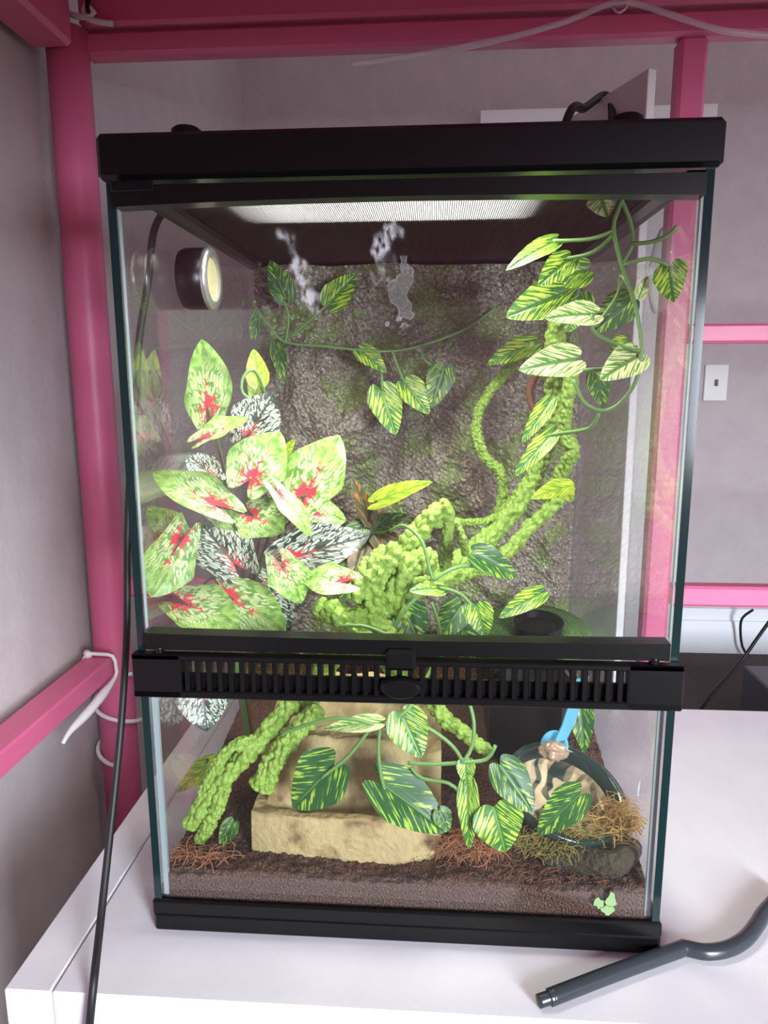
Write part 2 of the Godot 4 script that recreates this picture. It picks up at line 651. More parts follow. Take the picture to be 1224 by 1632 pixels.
func build_room() -> void:
	struct("floor", box(Vector3(LEFT - 0.1, FLOOR - 0.1, BACK - 0.1), Vector3(RIGHT + 0.1, FLOOR, FRONT + 0.1)), M.carpet)
	struct("ceiling", box(Vector3(LEFT - 0.1, TOP, BACK - 0.1), Vector3(RIGHT + 0.1, TOP + 0.1, FRONT + 0.1)), M.ceiling_paint)
	struct("wall_back", box(Vector3(LEFT - 0.1, FLOOR, BACK - 0.1), Vector3(RIGHT + 0.1, TOP, BACK)), M.wall_paint)
	struct("wall_left", box(Vector3(LEFT - 0.1, FLOOR, BACK), Vector3(LEFT, TOP, FRONT)), M.wall_paint)
	struct("wall_right", box(Vector3(RIGHT, FLOOR, BACK), Vector3(RIGHT + 0.1, TOP, FRONT)), M.wall_paint)
	# front wall, behind the camera, with a window opening
	var st := start()
	var x0 := 1.12
	var x1 := 1.95
	var y0 := 0.15
	var y1 := 1.45
	add_box(st, Vector3(LEFT - 0.1, FLOOR, FRONT), Vector3(x0, TOP, FRONT + 0.1))
	add_box(st, Vector3(x1, FLOOR, FRONT), Vector3(RIGHT + 0.1, TOP, FRONT + 0.1))
	add_box(st, Vector3(x0, FLOOR, FRONT), Vector3(x1, y0, FRONT + 0.1))
	add_box(st, Vector3(x0, y1, FRONT), Vector3(x1, TOP, FRONT + 0.1))
	struct("wall_front", finish(st), M.wall_paint)
	var w := Node3D.new()
	w.name = "window_1"
	w.set_meta("kind", "structure")
	w.position = Vector3((x0 + x1) / 2, y0, FRONT)
	add_child(w)
	st = start()
	add_box(st, Vector3(x0 - 0.04, y0 - 0.04, FRONT - 0.01), Vector3(x1 + 0.04, y0, FRONT + 0.06))
	add_box(st, Vector3(x0 - 0.04, y1, FRONT - 0.01), Vector3(x1 + 0.04, y1 + 0.04, FRONT + 0.06))
	add_box(st, Vector3(x0 - 0.04, y0, FRONT - 0.01), Vector3(x0, y1, FRONT + 0.06))
	add_box(st, Vector3(x1, y0, FRONT - 0.01), Vector3(x1 + 0.04, y1, FRONT + 0.06))
	puta("window_frame", finish(st), M.trim_paint, w)
	# baseboard along the back wall
	st = start()
	add_box(st, Vector3(LEFT, FLOOR, BACK), Vector3(RIGHT, FLOOR + 0.11, BACK + 0.014))
	add_box(st, Vector3(LEFT, FLOOR + 0.11, BACK), Vector3(RIGHT, FLOOR + 0.15, BACK + 0.009), 0.003)
	struct("baseboard_back", finish(st), M.trim_paint)

func beam(parent: Node3D, called: String, lo: Vector3, hi: Vector3, b := 0.006) -> void:
	puta(called, box(lo, hi, b), M.pink_paint, parent)

func build_bed() -> void:
	var xl := -0.512
	var xr := 1.65
	var zb := -0.55
	var zf := 0.78
	var bed := thing("loft_bed", "pink painted loft bed frame standing round the table", "bed", Vector3(xl, FLOOR, zb))
	# round rear corner post
	puta("post", tube([Vector3(xl, FLOOR, zb), Vector3(xl, 0.5, zb), Vector3(xl, 1.0, zb)], 0.0302, 0.4, 28), M.pink_paint, bed)
	beam(bed, "post", Vector3(0.361, FLOOR, -0.585), Vector3(0.3995, 0.9665, -0.551), 0.005)
	beam(bed, "post", Vector3(xr - 0.03, FLOOR, zb - 0.03), Vector3(xr + 0.03, 1.05, zb + 0.03))
	beam(bed, "post", Vector3(xl - 0.03, FLOOR, zf - 0.03), Vector3(xl + 0.03, 1.05, zf + 0.03))
	beam(bed, "post", Vector3(xr - 0.03, FLOOR, zf - 0.03), Vector3(xr + 0.03, 1.05, zf + 0.03))
	# rear top beams, side beams, boards added to hold back light
	beam(bed, "top_beam", Vector3(xl + 0.02, 0.9665, -0.583), Vector3(xr - 0.03, 0.9995, -0.551), 0.005)
	beam(bed, "shade_board", Vector3(xl + 0.02, 1.0035, -0.575), Vector3(xr - 0.03, 1.45, -0.545), 0.005)  # upper beam, raised beyond view to keep light off the back wall
	beam(bed, "top_beam", Vector3(-0.548, 0.962, -0.515), Vector3(-0.486, 1.09, zf - 0.03), 0.006)
	beam(bed, "top_beam", Vector3(xr - 0.03, 0.962, zb + 0.03), Vector3(xr + 0.03, 1.09, zf - 0.03), 0.006)
	beam(bed, "front_shade_board", Vector3(xl + 0.03, 0.63, zf - 0.02), Vector3(xr - 0.03, 1.09, zf + 0.02), 0.006)  # unseen board, added behind the camera to darken the upper walls
	beam(bed, "shade_board", Vector3(xl + 0.03, 1.095, zf - 0.02), Vector3(xr - 0.03, 1.55, zf + 0.02), 0.006)  # unseen, added to stop window light passing over the bed
	beam(bed, "shade_board", Vector3(xr - 0.02, 1.095, zb + 0.03), Vector3(xr + 0.02, 1.55, zf - 0.03), 0.006)  # likewise added out of view to stop light over the bed
	# lower rail on the left
	beam(bed, "side_rail", Vector3(-0.536, 0.028, -0.513), Vector3(-0.49, 0.061, zf - 0.03), 0.003)
	# back rails
	beam(bed, "back_rail", Vector3(0.3995, 0.5515, -0.58), Vector3(xr - 0.03, 0.580, -0.551), 0.004)
	beam(bed, "back_rail", Vector3(0.3995, 0.146, -0.58), Vector3(xr - 0.03, 0.179, -0.551), 0.004)
	beam(bed, "back_rail", Vector3(xl + 0.03, 0.146, -0.58), Vector3(0.16, 0.179, -0.551), 0.004)
	# slats and mattress above
	for i in 9:
		beam(bed, "slat", Vector3(xl + 0.03 + 0.24 * i, 1.06, -0.545), Vector3(xl + 0.20 + 0.24 * i, 1.078, zf - 0.02), 0.003)
	var mt := thing("mattress", "pale mattress lying on the slats of the pink loft bed", "mattress", Vector3(0.5, 1.079, -0.1))
	puta("cover", box(Vector3(xl + 0.04, 1.079, -0.535), Vector3(xr - 0.04, 1.30, zf - 0.03), 0.02), M.mattress, mt)

func build_table() -> void:
	var t := thing("low_table", "low white table under the terrarium", "table", Vector3(0.1, FLOOR, -0.2))
	var r := 0.95
	puta("top_panel", box(Vector3(-0.288, -0.035, -0.495), Vector3(r, 0.0, 0.0745), 0.0015), M.table_white, t)
	puta("edge_board", box(Vector3(-0.3295, -0.035, -0.495), Vector3(-0.2892, 0.0, 0.0745), 0.0015), M.table_white, t)
	puta("front_panel", box(Vector3(-0.288, FLOOR + 0.03, 0.056), Vector3(r, -0.0365, 0.0725), 0.0015), M.table_white, t)
	puta("side_panel", box(Vector3(-0.3295, FLOOR, -0.49), Vector3(-0.2892, -0.0365, 0.0725), 0.0015), M.table_white, t)
	puta("side_panel", box(Vector3(r - 0.02, FLOOR, -0.49), Vector3(r, -0.0365, 0.055), 0.0015), M.table_white, t)

const HW := 0.2265
const GT := 0.0065
const YB := 0.032
const YT := 0.650

func pane(parent: Node3D, called: String, lo: Vector3, hi: Vector3, edges: Array) -> Node3D:
	var g := puta(called, box(lo, hi), M.glass, parent)
	for e in edges:
		puta("cut_edge", box(e[0], e[1]), M.glass_edge, g).position = Vector3.ZERO
	return g

func build_terrarium() -> void:
	var t := thing("terrarium", "tall glass terrarium with black plastic frames on the white table", "terrarium", Vector3(0, 0, -0.225))
	# base tray
	var st := start()
	add_box(st, Vector3(-HW - 0.002, 0, -0.452), Vector3(HW + 0.002, 0.02, 0.003), 0.003)
	add_box(st, Vector3(-HW - 0.002, 0.018, -0.002), Vector3(HW + 0.002, YB, 0.003), 0.0015)
	add_box(st, Vector3(-HW - 0.002, 0.018, -0.452), Vector3(HW + 0.002, YB, -0.447), 0.0015)
	add_box(st, Vector3(-HW - 0.002, 0.018, -0.45), Vector3(-HW + 0.003, YB, 0.001), 0.0015)
	add_box(st, Vector3(HW - 0.003, 0.018, -0.45), Vector3(HW + 0.002, YB, 0.001), 0.0015)
	puta("base_frame", finish(st), M.black_plastic, t)
	# panes
	for s in [-1.0, 1.0]:
		var xa: float = s * HW
		var xb: float = s * (HW - GT)
		var lo := Vector3(minf(xa, xb), YB - 0.01, -0.446)
		var hi := Vector3(maxf(xa, xb), YT, -0.0004)
		var g := puta("side_pane", box(lo, hi), M.glass, t)
		puta("cut_edge", box(Vector3(lo.x, YB, -0.0004), Vector3(hi.x, YT, 0.0004)), M.glass_edge, g)
		# silicone bead in the lower front corner
		var bead := PackedVector2Array([Vector2(xb, YB), Vector2(xb - s * 0.0045, YB), Vector2(xb - s * 0.0045, 0.236), Vector2(xb, 0.236)])
		puta("silicone_bead", prism(bead, -0.0105, -0.0065), M.silicone, t)
	puta("back_pane", box(Vector3(-HW + GT, YB - 0.01, -0.446), Vector3(HW - GT, YT, -0.441)), M.glass, t)
	puta("front_pane", box(Vector3(-HW + GT, YB - 0.01, -0.0060), Vector3(HW - GT, 0.245, -0.0015)), M.glass, t)
	# vent band
	var zb := 0.001
	var zf := 0.011
	st = start()
	add_box(st, Vector3(-HW - 0.002, 0.268, zb), Vector3(HW + 0.002, 0.2735, zf), 0.0012)
	add_box(st, Vector3(-HW - 0.002, 0.2345, zb), Vector3(HW + 0.002, 0.2415, zf), 0.0012)
	add_box(st, Vector3(-HW - 0.002, 0.2345, zb), Vector3(-0.186, 0.2735, zf), 0.0012)
	add_box(st, Vector3(0.184, 0.2345, zb), Vector3(HW + 0.002, 0.2735, zf), 0.0012)
	add_box(st, Vector3(-0.186, 0.2405, zb), Vector3(0.184, 0.2545, zb + 0.003))
	var vent := puta("vent_band", finish(st), M.black_plastic, t)
	var bar := box(Vector3(-0.0022, 0.2405, zb), Vector3(0.0022, 0.269, zf - 0.001), 0.0008)
	for i in 39:
		puta("vent_bar", bar, M.black_plastic, vent).position += Vector3(-0.1815 + 0.00948 * (i + 0.0), 0, 0)
	for s in [-1.0, 1.0]:
		puta("hinge", tube([Vector3(s * 0.205, 0.2735, 0.006), Vector3(s * 0.205, 0.276, 0.006), Vector3(s * 0.205, 0.279, 0.006)], 0.004, 0.01, 14), M.black_plastic, vent)
	# door: glass, bottom and top frame bars
	var door := puta("door", box(Vector3(-0.2185, 0.285, -0.0055), Vector3(0.2185, 0.640, -0.0010)), M.glass, t)
	for s in [-1.0, 1.0]:
		puta("cut_edge", box(Vector3(s * 0.2187 - 0.0003, 0.292, -0.0056), Vector3(s * 0.2187 + 0.0003, 0.63, -0.0009)), M.silicone, door)
	var low := PackedVector2Array()
	for i in 25:
		var u := i / 24.0
		low.append(Vector2(lerpf(-0.2165, 0.2165, u), 0.2895 + 0.0018 * (pow(absf(u * 2 - 1), 2.0))))
	low.append(Vector2(0.2165, 0.2768))
	low.append(Vector2(-0.2165, 0.2768))
	puta("bottom_bar", prism(low, -0.008, 0.0085), M.black_plastic, door)
	var upp := PackedVector2Array()
	for i in 25:
		var u := i / 24.0
		upp.append(Vector2(lerpf(-0.2185, 0.2185, u), 0.6335 - 0.0035 * pow(absf(u * 2 - 1), 2.0)))
	upp.append(Vector2(0.2185, 0.6455))
	upp.append(Vector2(-0.2185, 0.6455))
	puta("top_bar", prism(upp, -0.008, 0.0085), M.black_plastic, door)
	puta("hinge_cap", box(Vector3(-0.219, 0.6405, 0.0085), Vector3(-0.186, 0.648, 0.0105), 0.0008), M.black_plastic, door)
	# latch
	var l := puta("latch", box(Vector3(-0.0125, 0.265, 0.0085), Vector3(0.0125, 0.283, 0.015), 0.003), M.black_plastic, t)
	var knob := lathe([[0.0, 0.006], [0.014, 0.006, 1], [0.017, 0.004, 1], [0.018, 0.0, 1]], 32, Vector3(1, 1, 0.55))
	var kn := puta("latch_knob", knob, M.black_plastic, l)
	kn.position += Vector3(0, 0.2505, 0.0115)
	kn.rotation.x = PI / 2
	# top frame: a ring
	st = start()
	add_box(st, Vector3(-0.231, YT, -0.018), Vector3(0.231, 0.6835, 0.006), 0.0035)
	add_box(st, Vector3(-0.231, YT, -0.456), Vector3(0.231, 0.6835, -0.428), 0.0035)
	add_box(st, Vector3(-0.231, YT, -0.45), Vector3(-0.205, 0.6835, 0.0), 0.0035)
	add_box(st, Vector3(0.205, YT, -0.45), Vector3(0.231, 0.6835, 0.0), 0.0035)
	puta("top_frame", finish(st), M.black_plastic, t)
	# woven wire screen
	st = start()
	for i in 206:
		var x := -0.206 + 0.002 * i
		add_box(st, Vector3(x - 0.0003, 0.6545, -0.43), Vector3(x + 0.0003, 0.6551, -0.016))
	for i in 208:
		var z := -0.43 + 0.002 * i
		add_box(st, Vector3(-0.206, 0.6551, z - 0.0003), Vector3(0.206, 0.6557, z + 0.0003))
	puta("wire_screen", finish(st), M.steel_wire, t).set_meta("kind", "stuff")
	for p in [at(297, 205, -0.012), at(1000, 182, -0.012)]:
		var k := lathe([[0.0, 0.0075], [0.009, 0.0075, 1], [0.0115, 0.0055, 1], [0.0115, 0.0]], 24)
		puta("lid_lock", k, M.black_plastic, t).position += Vector3(p.x, 0.683, -0.012)
	# thin pale translucent patches on the door glass
	for s in [[478, 430, 92, 150, 3], [612, 395, 84, 130, 8], [640, 465, 74, 110, 14]]:
		var im := Image.create(96, 128, false, Image.FORMAT_RGBA8)
		var n := noise(0.05, s[4], FastNoiseLite.TYPE_SIMPLEX_SMOOTH, 4)
		var n2 := noise(0.02, s[4] + 2, FastNoiseLite.TYPE_SIMPLEX_SMOOTH, 2)
		for y in 128:
			for x in 96:
				var u := x / 48.0 - 1.0
				var v := y / 64.0 - 1.0
				u += 0.5 * v * (1.0 if s[4] == 3 else -0.4) * -1.0
				var r := sqrt(u * u * 3.0 + v * v) + n2.get_noise_2d(x, y) * 0.9
				var a := 0.0
				if s[4] == 14:
					a = 0.10 * (1.0 - smoothstep(0.72, 0.8, r)) + 0.22 * (1.0 - smoothstep(0.0, 0.06, absf(r - 0.74)))
				else:
					a = (1.0 - smoothstep(0.15, 0.85, r)) * clampf(0.40 + n.get_noise_2d(x * 1.3, y * 0.9) * 1.0, 0.0, 0.7)
				im.set_pixel(x, y, Color(0.93, 0.93, 0.95, a * 0.8))
		var m := mat("pale_patch_%d" % s[4], Color.WHITE, 0.9)
		m.albedo_texture = ImageTexture.create_from_image(im)
		m.transparency = BaseMaterial3D.TRANSPARENCY_ALPHA
		m.texture_repeat = false
		var c := at(s[0], s[1], -0.0007)
		var q := QuadMesh.new()
		q.size = Vector2(metres(s[2], c), metres(s[3], c))
		puta("pale_patch", q, m, door).position += c
	# lamp on the screen
	var lamp := thing("terrarium_lamp", "flat lamp shining down through the wire screen of the terrarium", "lamp", Vector3(-0.02, 0.6562, -0.11))
	st = start()
	add_box(st, Vector3(-0.165, 0.674, -0.185), Vector3(0.122, 0.69, -0.035), 0.003)
	add_box(st, Vector3(-0.165, 0.6575, -0.185), Vector3(0.122, 0.676, -0.177), 0.001)  # this and the next lips added to cut lamp light off the upper rock
	add_box(st, Vector3(-0.165, 0.6575, -0.043), Vector3(0.122, 0.676, -0.035), 0.001)
	add_box(st, Vector3(-0.165, 0.6575, -0.18), Vector3(-0.157, 0.676, -0.04), 0.001)
	add_box(st, Vector3(0.114, 0.6575, -0.18), Vector3(0.122, 0.676, -0.04), 0.001)
	puta("housing", finish(st), M.black_plastic, lamp)
	puta("led_plate", box(Vector3(-0.155, 0.672, -0.172), Vector3(0.112, 0.6741, -0.048)), M.led_white, lamp)
	var chip := box(Vector3(-0.003, 0.6712, -0.003), Vector3(0.003, 0.6722, 0.003))
	for i in 3:
		puta("violet_led", chip, M.led_violet, lamp).position += Vector3(-0.085 + 0.065 * i, 0, -0.135)
	for x in [-0.164, 0.113]:
		for z in [-0.18, -0.045]:
			puta("foot", box(Vector3(x, 0.6557, z), Vector3(x + 0.008, 0.664, z + 0.006)), M.black_plastic, lamp)
	var led := AreaLight3D.new()
	led.name = "led_light"
	led.area_size = Vector2(0.255, 0.115)
	led.light_energy = 1.12
	led.light_color = Color(1.0, 0.99, 0.95)
	led.area_range = 6.0
	led.shadow_enabled = true
	lamp.add_child(led)
	led.position = Vector3(0.0, 0.6709 - 0.6562, 0.0)
	led.rotation = Vector3(-PI / 2, 0, 0)

func build_rock() -> void:
	var n1 := noise(6.0, 101, FastNoiseLite.TYPE_SIMPLEX_SMOOTH, 4)
	var ridge := noise(4.0, 102, FastNoiseLite.TYPE_SIMPLEX_SMOOTH, 4)
	ridge.fractal_type = FastNoiseLite.FRACTAL_RIDGED
	var fine := noise(150.0, 103, FastNoiseLite.TYPE_SIMPLEX_SMOOTH, 3)
	var grit := noise(420.0, 104, FastNoiseLite.TYPE_SIMPLEX_SMOOTH, 1)
	var moss := noise(13.0, 105, FastNoiseLite.TYPE_SIMPLEX_SMOOTH, 4)
	var f := func(u: float, v: float) -> Vector3:
		var x := lerpf(-0.2195, 0.2195, u)
		var y := lerpf(0.03, 0.648, v)
		var edge := smoothstep(0.0, 0.05, u) * smoothstep(0.0, 0.05, 1.0 - u)
		var h := 0.020 + 0.026 * n1.get_noise_2d(x * 1.3, y) + 0.016 * ridge.get_noise_2d(x + y * 0.6, y - x * 0.5)
		h = 0.005 + maxf(h, 0.0) * (0.35 + 0.65 * edge) + 0.0030 * fine.get_noise_2d(x, y) + 0.0012 * grit.get_noise_2d(x, y)
		return Vector3(x, y, -0.4405 + maxf(h, 0.001))
	var col := func(_u: float, _v: float, p: Vector3) -> Color:
		var g := grit.get_noise_2d(p.x + 3.0, p.y)
		var k := fine.get_noise_2d(p.x, p.y + 5.0)
		var c := c8(70, 66, 56).lerp(c8(160, 152, 134), clampf(0.45 + 0.5 * g + 0.5 * k, 0.0, 1.0))
		var m := smoothstep(0.02, 0.28, moss.get_noise_2d(p.x, p.y) + 0.25 * k)
		c = c.lerp(c8(78, 96, 50).lerp(c8(118, 138, 72), clampf(0.5 + 0.7 * g, 0.0, 1.0)), m * 0.75)
		return c.srgb_to_linear()
	var o := put("rock_background", grid_mesh(340, 480, f, Vector3(0, 0, 1), col), M.rock)
	tag(o, "grey foam rock wall with moss patches at the back of the terrarium", "background")

func soil_y(x: float, z: float) -> float:
	var d := -z
	return 0.054 + 0.05 * smoothstep(0.03, 0.4, d) + 0.0025 * sin(x * 37.0 + z * 20.0) + 0.004 * smoothstep(-0.02, 0.2, x) * smoothstep(0.0, 0.05, d)

func build_ground() -> void:
	var n := noise(90.0, 201, FastNoiseLite.TYPE_SIMPLEX_SMOOTH, 4)
	var n2 := noise(300.0, 202, FastNoiseLite.TYPE_SIMPLEX_SMOOTH, 2)
	var xe := HW - GT - 0.0008
	var f := func(u: float, v: float) -> Vector3:
		var x := lerpf(-xe, xe, u)
		if v < 0.08:      # the face against the front glass
			var top: float = soil_y(x, -0.0068) + 0.004 * n.get_noise_2d(x, 0.0)
			return Vector3(x, lerpf(0.0205, top, v / 0.08), -0.0068)
		var w := (v - 0.08) / 0.92
		var z := lerpf(-0.0068, -0.4395, w)
		return Vector3(x, soil_y(x, z) + 0.004 * n.get_noise_2d(x, z + 0.0068) + 0.0018 * n2.get_noise_2d(x, z) * minf(1.0, w * 40.0), z)
	var o := put("soil_bed", grid_mesh(240, 240, f, Vector3(0, 1, 0.2)), M.soil)
	tag(o, "brown crumbly soil filling the bottom of the terrarium", "soil")
	var spots := []
	for i in 60:
		var x := -0.20 + 0.4 * fmod(i * 0.618, 1.0)
		var z := -0.02 - 0.14 * fmod(i * 0.377, 1.0)
		spots.append([Vector3(x, soil_y(x, z) + 0.001, z), Vector3(0.012, 0.002, 0.012)])
	fibres("fibre", o, spots, 1500, 0.014, 0.0006, "fibre_brown", 7)
	tag(fibres("coir_tuft", self, [[at_h(745, 1362, 0.066) + Vector3(0, 0, -0.004), Vector3(0.024, 0.013, 0.010)]], 500, 0.022, 0.0007, "fibre_rust", 8), "rust brown tuft of coir fibre beside the beige rock hide", "fibre")
	tag(fibres("coir_tuft", self, [[at_h(318, 1365, 0.062), Vector3(0.03, 0.005, 0.012)]], 70, 0.022, 0.0007, "fibre_rust", 18), "rust brown coir fibre below the lower end of green moss vine", "fibre")
	tag(fibres("dry_moss", self, [[at_h(985, 1318, 0.085), Vector3(0.022, 0.018, 0.018)]], 420, 0.022, 0.0007, "fibre_gold", 9), "golden dry moss heaped against the side pane by the food dish", "moss")
	tag(fibres("dry_moss", self, [[at_h(885, 1352, 0.073), Vector3(0.032, 0.017, 0.012)]], 900, 0.018, 0.0008, "fibre_moss", 10), "olive dry moss tuft in front of the food dish", "moss")
	# bark piece lying at the right
	var pts := [at_h(868, 1378, 0.066), at_h(930, 1385, 0.068), at_h(985, 1392, 0.072), at_h(1015, 1365, 0.075)]
	for i in pts.size():
		pts[i] = (pts[i] as Vector3) + Vector3(0, 0, -0.014)
	var nn := noise(60.0, 211)
	var bark := tube(pts, func(t, a, p, d): return (0.011 + 0.004 * sin(PI * t)) * (0.85 + 0.3 * nn.get_noise_3dv(p + d * 0.02) + 0.12 * sin(a * 2.0)), 0.003, 22)
	tag(put("bark_piece", bark, M.bark), "dark mossy bark piece on the soil below the food dish", "bark")
	# rock hide
	var hn := noise(22.0, 221, FastNoiseLite.TYPE_SIMPLEX_SMOOTH, 3)
	var fl := at_h(396, 1366, 0.056)
	var fr := at_h(703, 1374, 0.056)
	var zf := minf(fl.z, fr.z)
	var x0 := fl.x
	var x1 := fr.x
	var depth := 0.15
	var prof := func(u: float, v: float) -> Vector3:
		# v: 0 foot of the front face, .2 its upper edge, then back over the top
		var x := lerpf(x0, x1, u)
		if v < 0.2:
			var k := v / 0.2
			return Vector3(x, lerpf(0.045, 0.0935, k) + 0.003 * hn.get_noise_2d(x, 0.3) * k, zf - 0.004 * k * k - 0.0015 * hn.get_noise_2d(x, k * 0.05) - 0.008 * pow(absf(u * 2 - 1), 4.0))
		var w := (v - 0.2) / 0.8
		var z := zf - 0.005 - depth * w - 0.008 * pow(absf(u * 2 - 1), 4.0) * (1.0 - w)
		var rim := 0.0935 - 0.006 * smoothstep(0.05, 0.12, w) * smoothstep(0.1, 0.25, u) * smoothstep(0.02, 0.2, 1.0 - u)
		var wing := (1.0 - smoothstep(0.16, 0.24, u)) * smoothstep(0.05, 0.10, u)
		var rise := -0.014 * smoothstep(0.07, 0.12, w) * (1.0 - smoothstep(0.2, 0.3, w)) * smoothstep(0.1, 0.25, u) * smoothstep(0.02, 0.2, 1.0 - u)
		rise += (0.060 * smoothstep(0.24, 0.36, w) + 0.028 * smoothstep(0.5, 0.85, w)) * (0.6 + 0.4 * smoothstep(0.0, 0.3, u)) * (1.0 - 0.35 * smoothstep(0.80, 0.88, u))
		rise += 0.035 * smoothstep(0.12, 0.17, w) * (1.0 - smoothstep(0.22, 0.34, w)) * wing
		return Vector3(x, rim + rise + 0.005 * hn.get_noise_2d(x, z) * smoothstep(0.0, 0.1, w) + 0.003 * hn.get_noise_2d(x, 0.3) * (1.0 - smoothstep(0.0, 0.1, w)), z)
	var st := SurfaceTool.new()
	st.begin(Mesh.PRIMITIVE_TRIANGLES)
	var top := grid_mesh(90, 160, prof, Vector3(0, 1, 0.3))
	st.append_from(top, 0, Transform3D.IDENTITY)
	var body := thing("rock_hide", "beige resin rock hide with a stepped top on the soil", "hide", Vector3((x0 + x1) / 2, 0.056, zf - 0.08))
	puta("stepped_top", top, M.hide_stone, body)
	for s in [0.0, 1.0]:
		var side := func(u: float, v: float) -> Vector3:
			var p: Vector3 = prof.call(s, 0.2 + 0.8 * u)
			if v < 0.999:
				p.y = lerpf(0.045, p.y, v)
			return p
		puta("side", grid_mesh(60, 12, side, Vector3(s * 2 - 1, 0, 0)), M.hide_stone, body)
	var rear := func(u: float, v: float) -> Vector3:
		var p: Vector3 = prof.call(u, 1.0)
		p.y = lerpf(0.045, p.y, v)
		return p
	puta("rear", grid_mesh(30, 8, rear, Vector3(0, 0, -1)), M.hide_stone, body)

func build_caladium() -> void:
	var root := at(400, 1180, -0.20)
	root.y = soil_y(root.x, root.z) - 0.004
	var t := thing("caladium_plant", "artificial caladium plant with red-centred green and white leaves", "plant", root)
	var A := "caladium_a"
	var B := "caladium_b"
	var D := "caladium_dark"
	var leaves := [
		[332, 650, 321, 540, -0.12, -0.10, 104, A, 0.2, 0.75, 0.34],
		[340, 690, 396, 666, -0.10, -0.115, 74, B, 2.6, 0.0, 0.7],
		[400, 685, 436, 628, -0.18, -0.19, 96, D, 0.2, -0.2, 0.5],
		[398, 762, 447, 688, -0.085, -0.11, 112, A, 0.35, -0.15, 0.32],
		[490, 778, 541, 694, -0.095, -0.12, 116, B, 0.3, -0.3, 0.5],
		[338, 800, 244, 752, -0.07, -0.10, 88, A, 0.9, 0.1, 0.45],
		[352, 825, 392, 846, -0.09, -0.07, 46, B, 0.6, 0.0, 0.6],
		[405, 822, 452, 848, -0.075, -0.055, 96, B, 0.5, -0.2, 0.5],
		[452, 795, 496, 856, -0.06, -0.045, 46, A, 0.3, 0.6, 0.6],
		[275, 885, 240, 952, -0.06, -0.04, 98, B, 0.2, 0.5, 0.95],
		[370, 893, 322, 836, -0.10, -0.13, 108, D, 0.4, 0.1, 0.5],
		[462, 888, 590, 853, -0.09, -0.12, 100, D, 0.5, -0.1, 0.28],
		[415, 935, 462, 1008, -0.13, -0.11, 96, D, 0.3, 0.0, 0.3],
		[305, 965, 382, 998, -0.055, -0.03, 104, A, 0.4, 0.25, 0.6],
		[372, 955, 456, 1010, -0.07, -0.045, 104, B, 0.4, 0.0, 0.5],
		[453, 908, 480, 962, -0.055, -0.04, 78, A, 0.35, 0.2, 0.6],
		[540, 926, 480, 922, -0.05, -0.055, 70, A, 0.8, 0.0, 0.6],
		[336, 756, 296, 722, -0.14, -0.15, 56, D, 0.5, 0.2, 0.4],
		[322, 1095, 330, 1166, -0.10, -0.09, 92, D, 0.3, 0.0, 0.3],
		[278, 850, 236, 806, -0.085, -0.10, 66, A, 0.5, 0.6, 0.6],
		[505, 820, 552, 830, -0.13, -0.13, 60, A, 0.5, 0.0, 0.4],
	]
	var k := 0
	var hub := root + Vector3(-0.01, 0.20, 0.02)
	for s in leaves:
		var e := add_leaf(t, s, k, 0.35, 0.20 if k % 2 else 0.12, 0.06)
		var b: Vector3 = e[0] + Vector3(0, 0, -0.0015)
		var mid := hub.lerp(b, 0.55) + Vector3(0, 0.012, -0.02)
		stem(t, [root + Vector3(0.004 * sin(k * 2.4), 0, 0.004 * cos(k * 2.4)), root.lerp(hub, 0.6) + Vector3(0.006 * sin(k), 0, 0.006 * cos(k)), mid, b], 0.0022, "stem_brown" if k % 3 else "stem_green", "stem", 0.0013)
		k += 1

func vine(called: String, label: String, group: String, where: Vector3, stems: Array, leaves: Array, r := 0.0018, m := "stem_green", tie := true) -> Node3D:
	var t := thing(called, label, "plant", where, group)
	for s in stems:
		stem(t, s, r, m)
	var k := 0
	for s in leaves:
		add_leaf(t, s, k + int(where.x * 1000.0), 0.14, 0.16, 0.03)
		k += 1
	return t

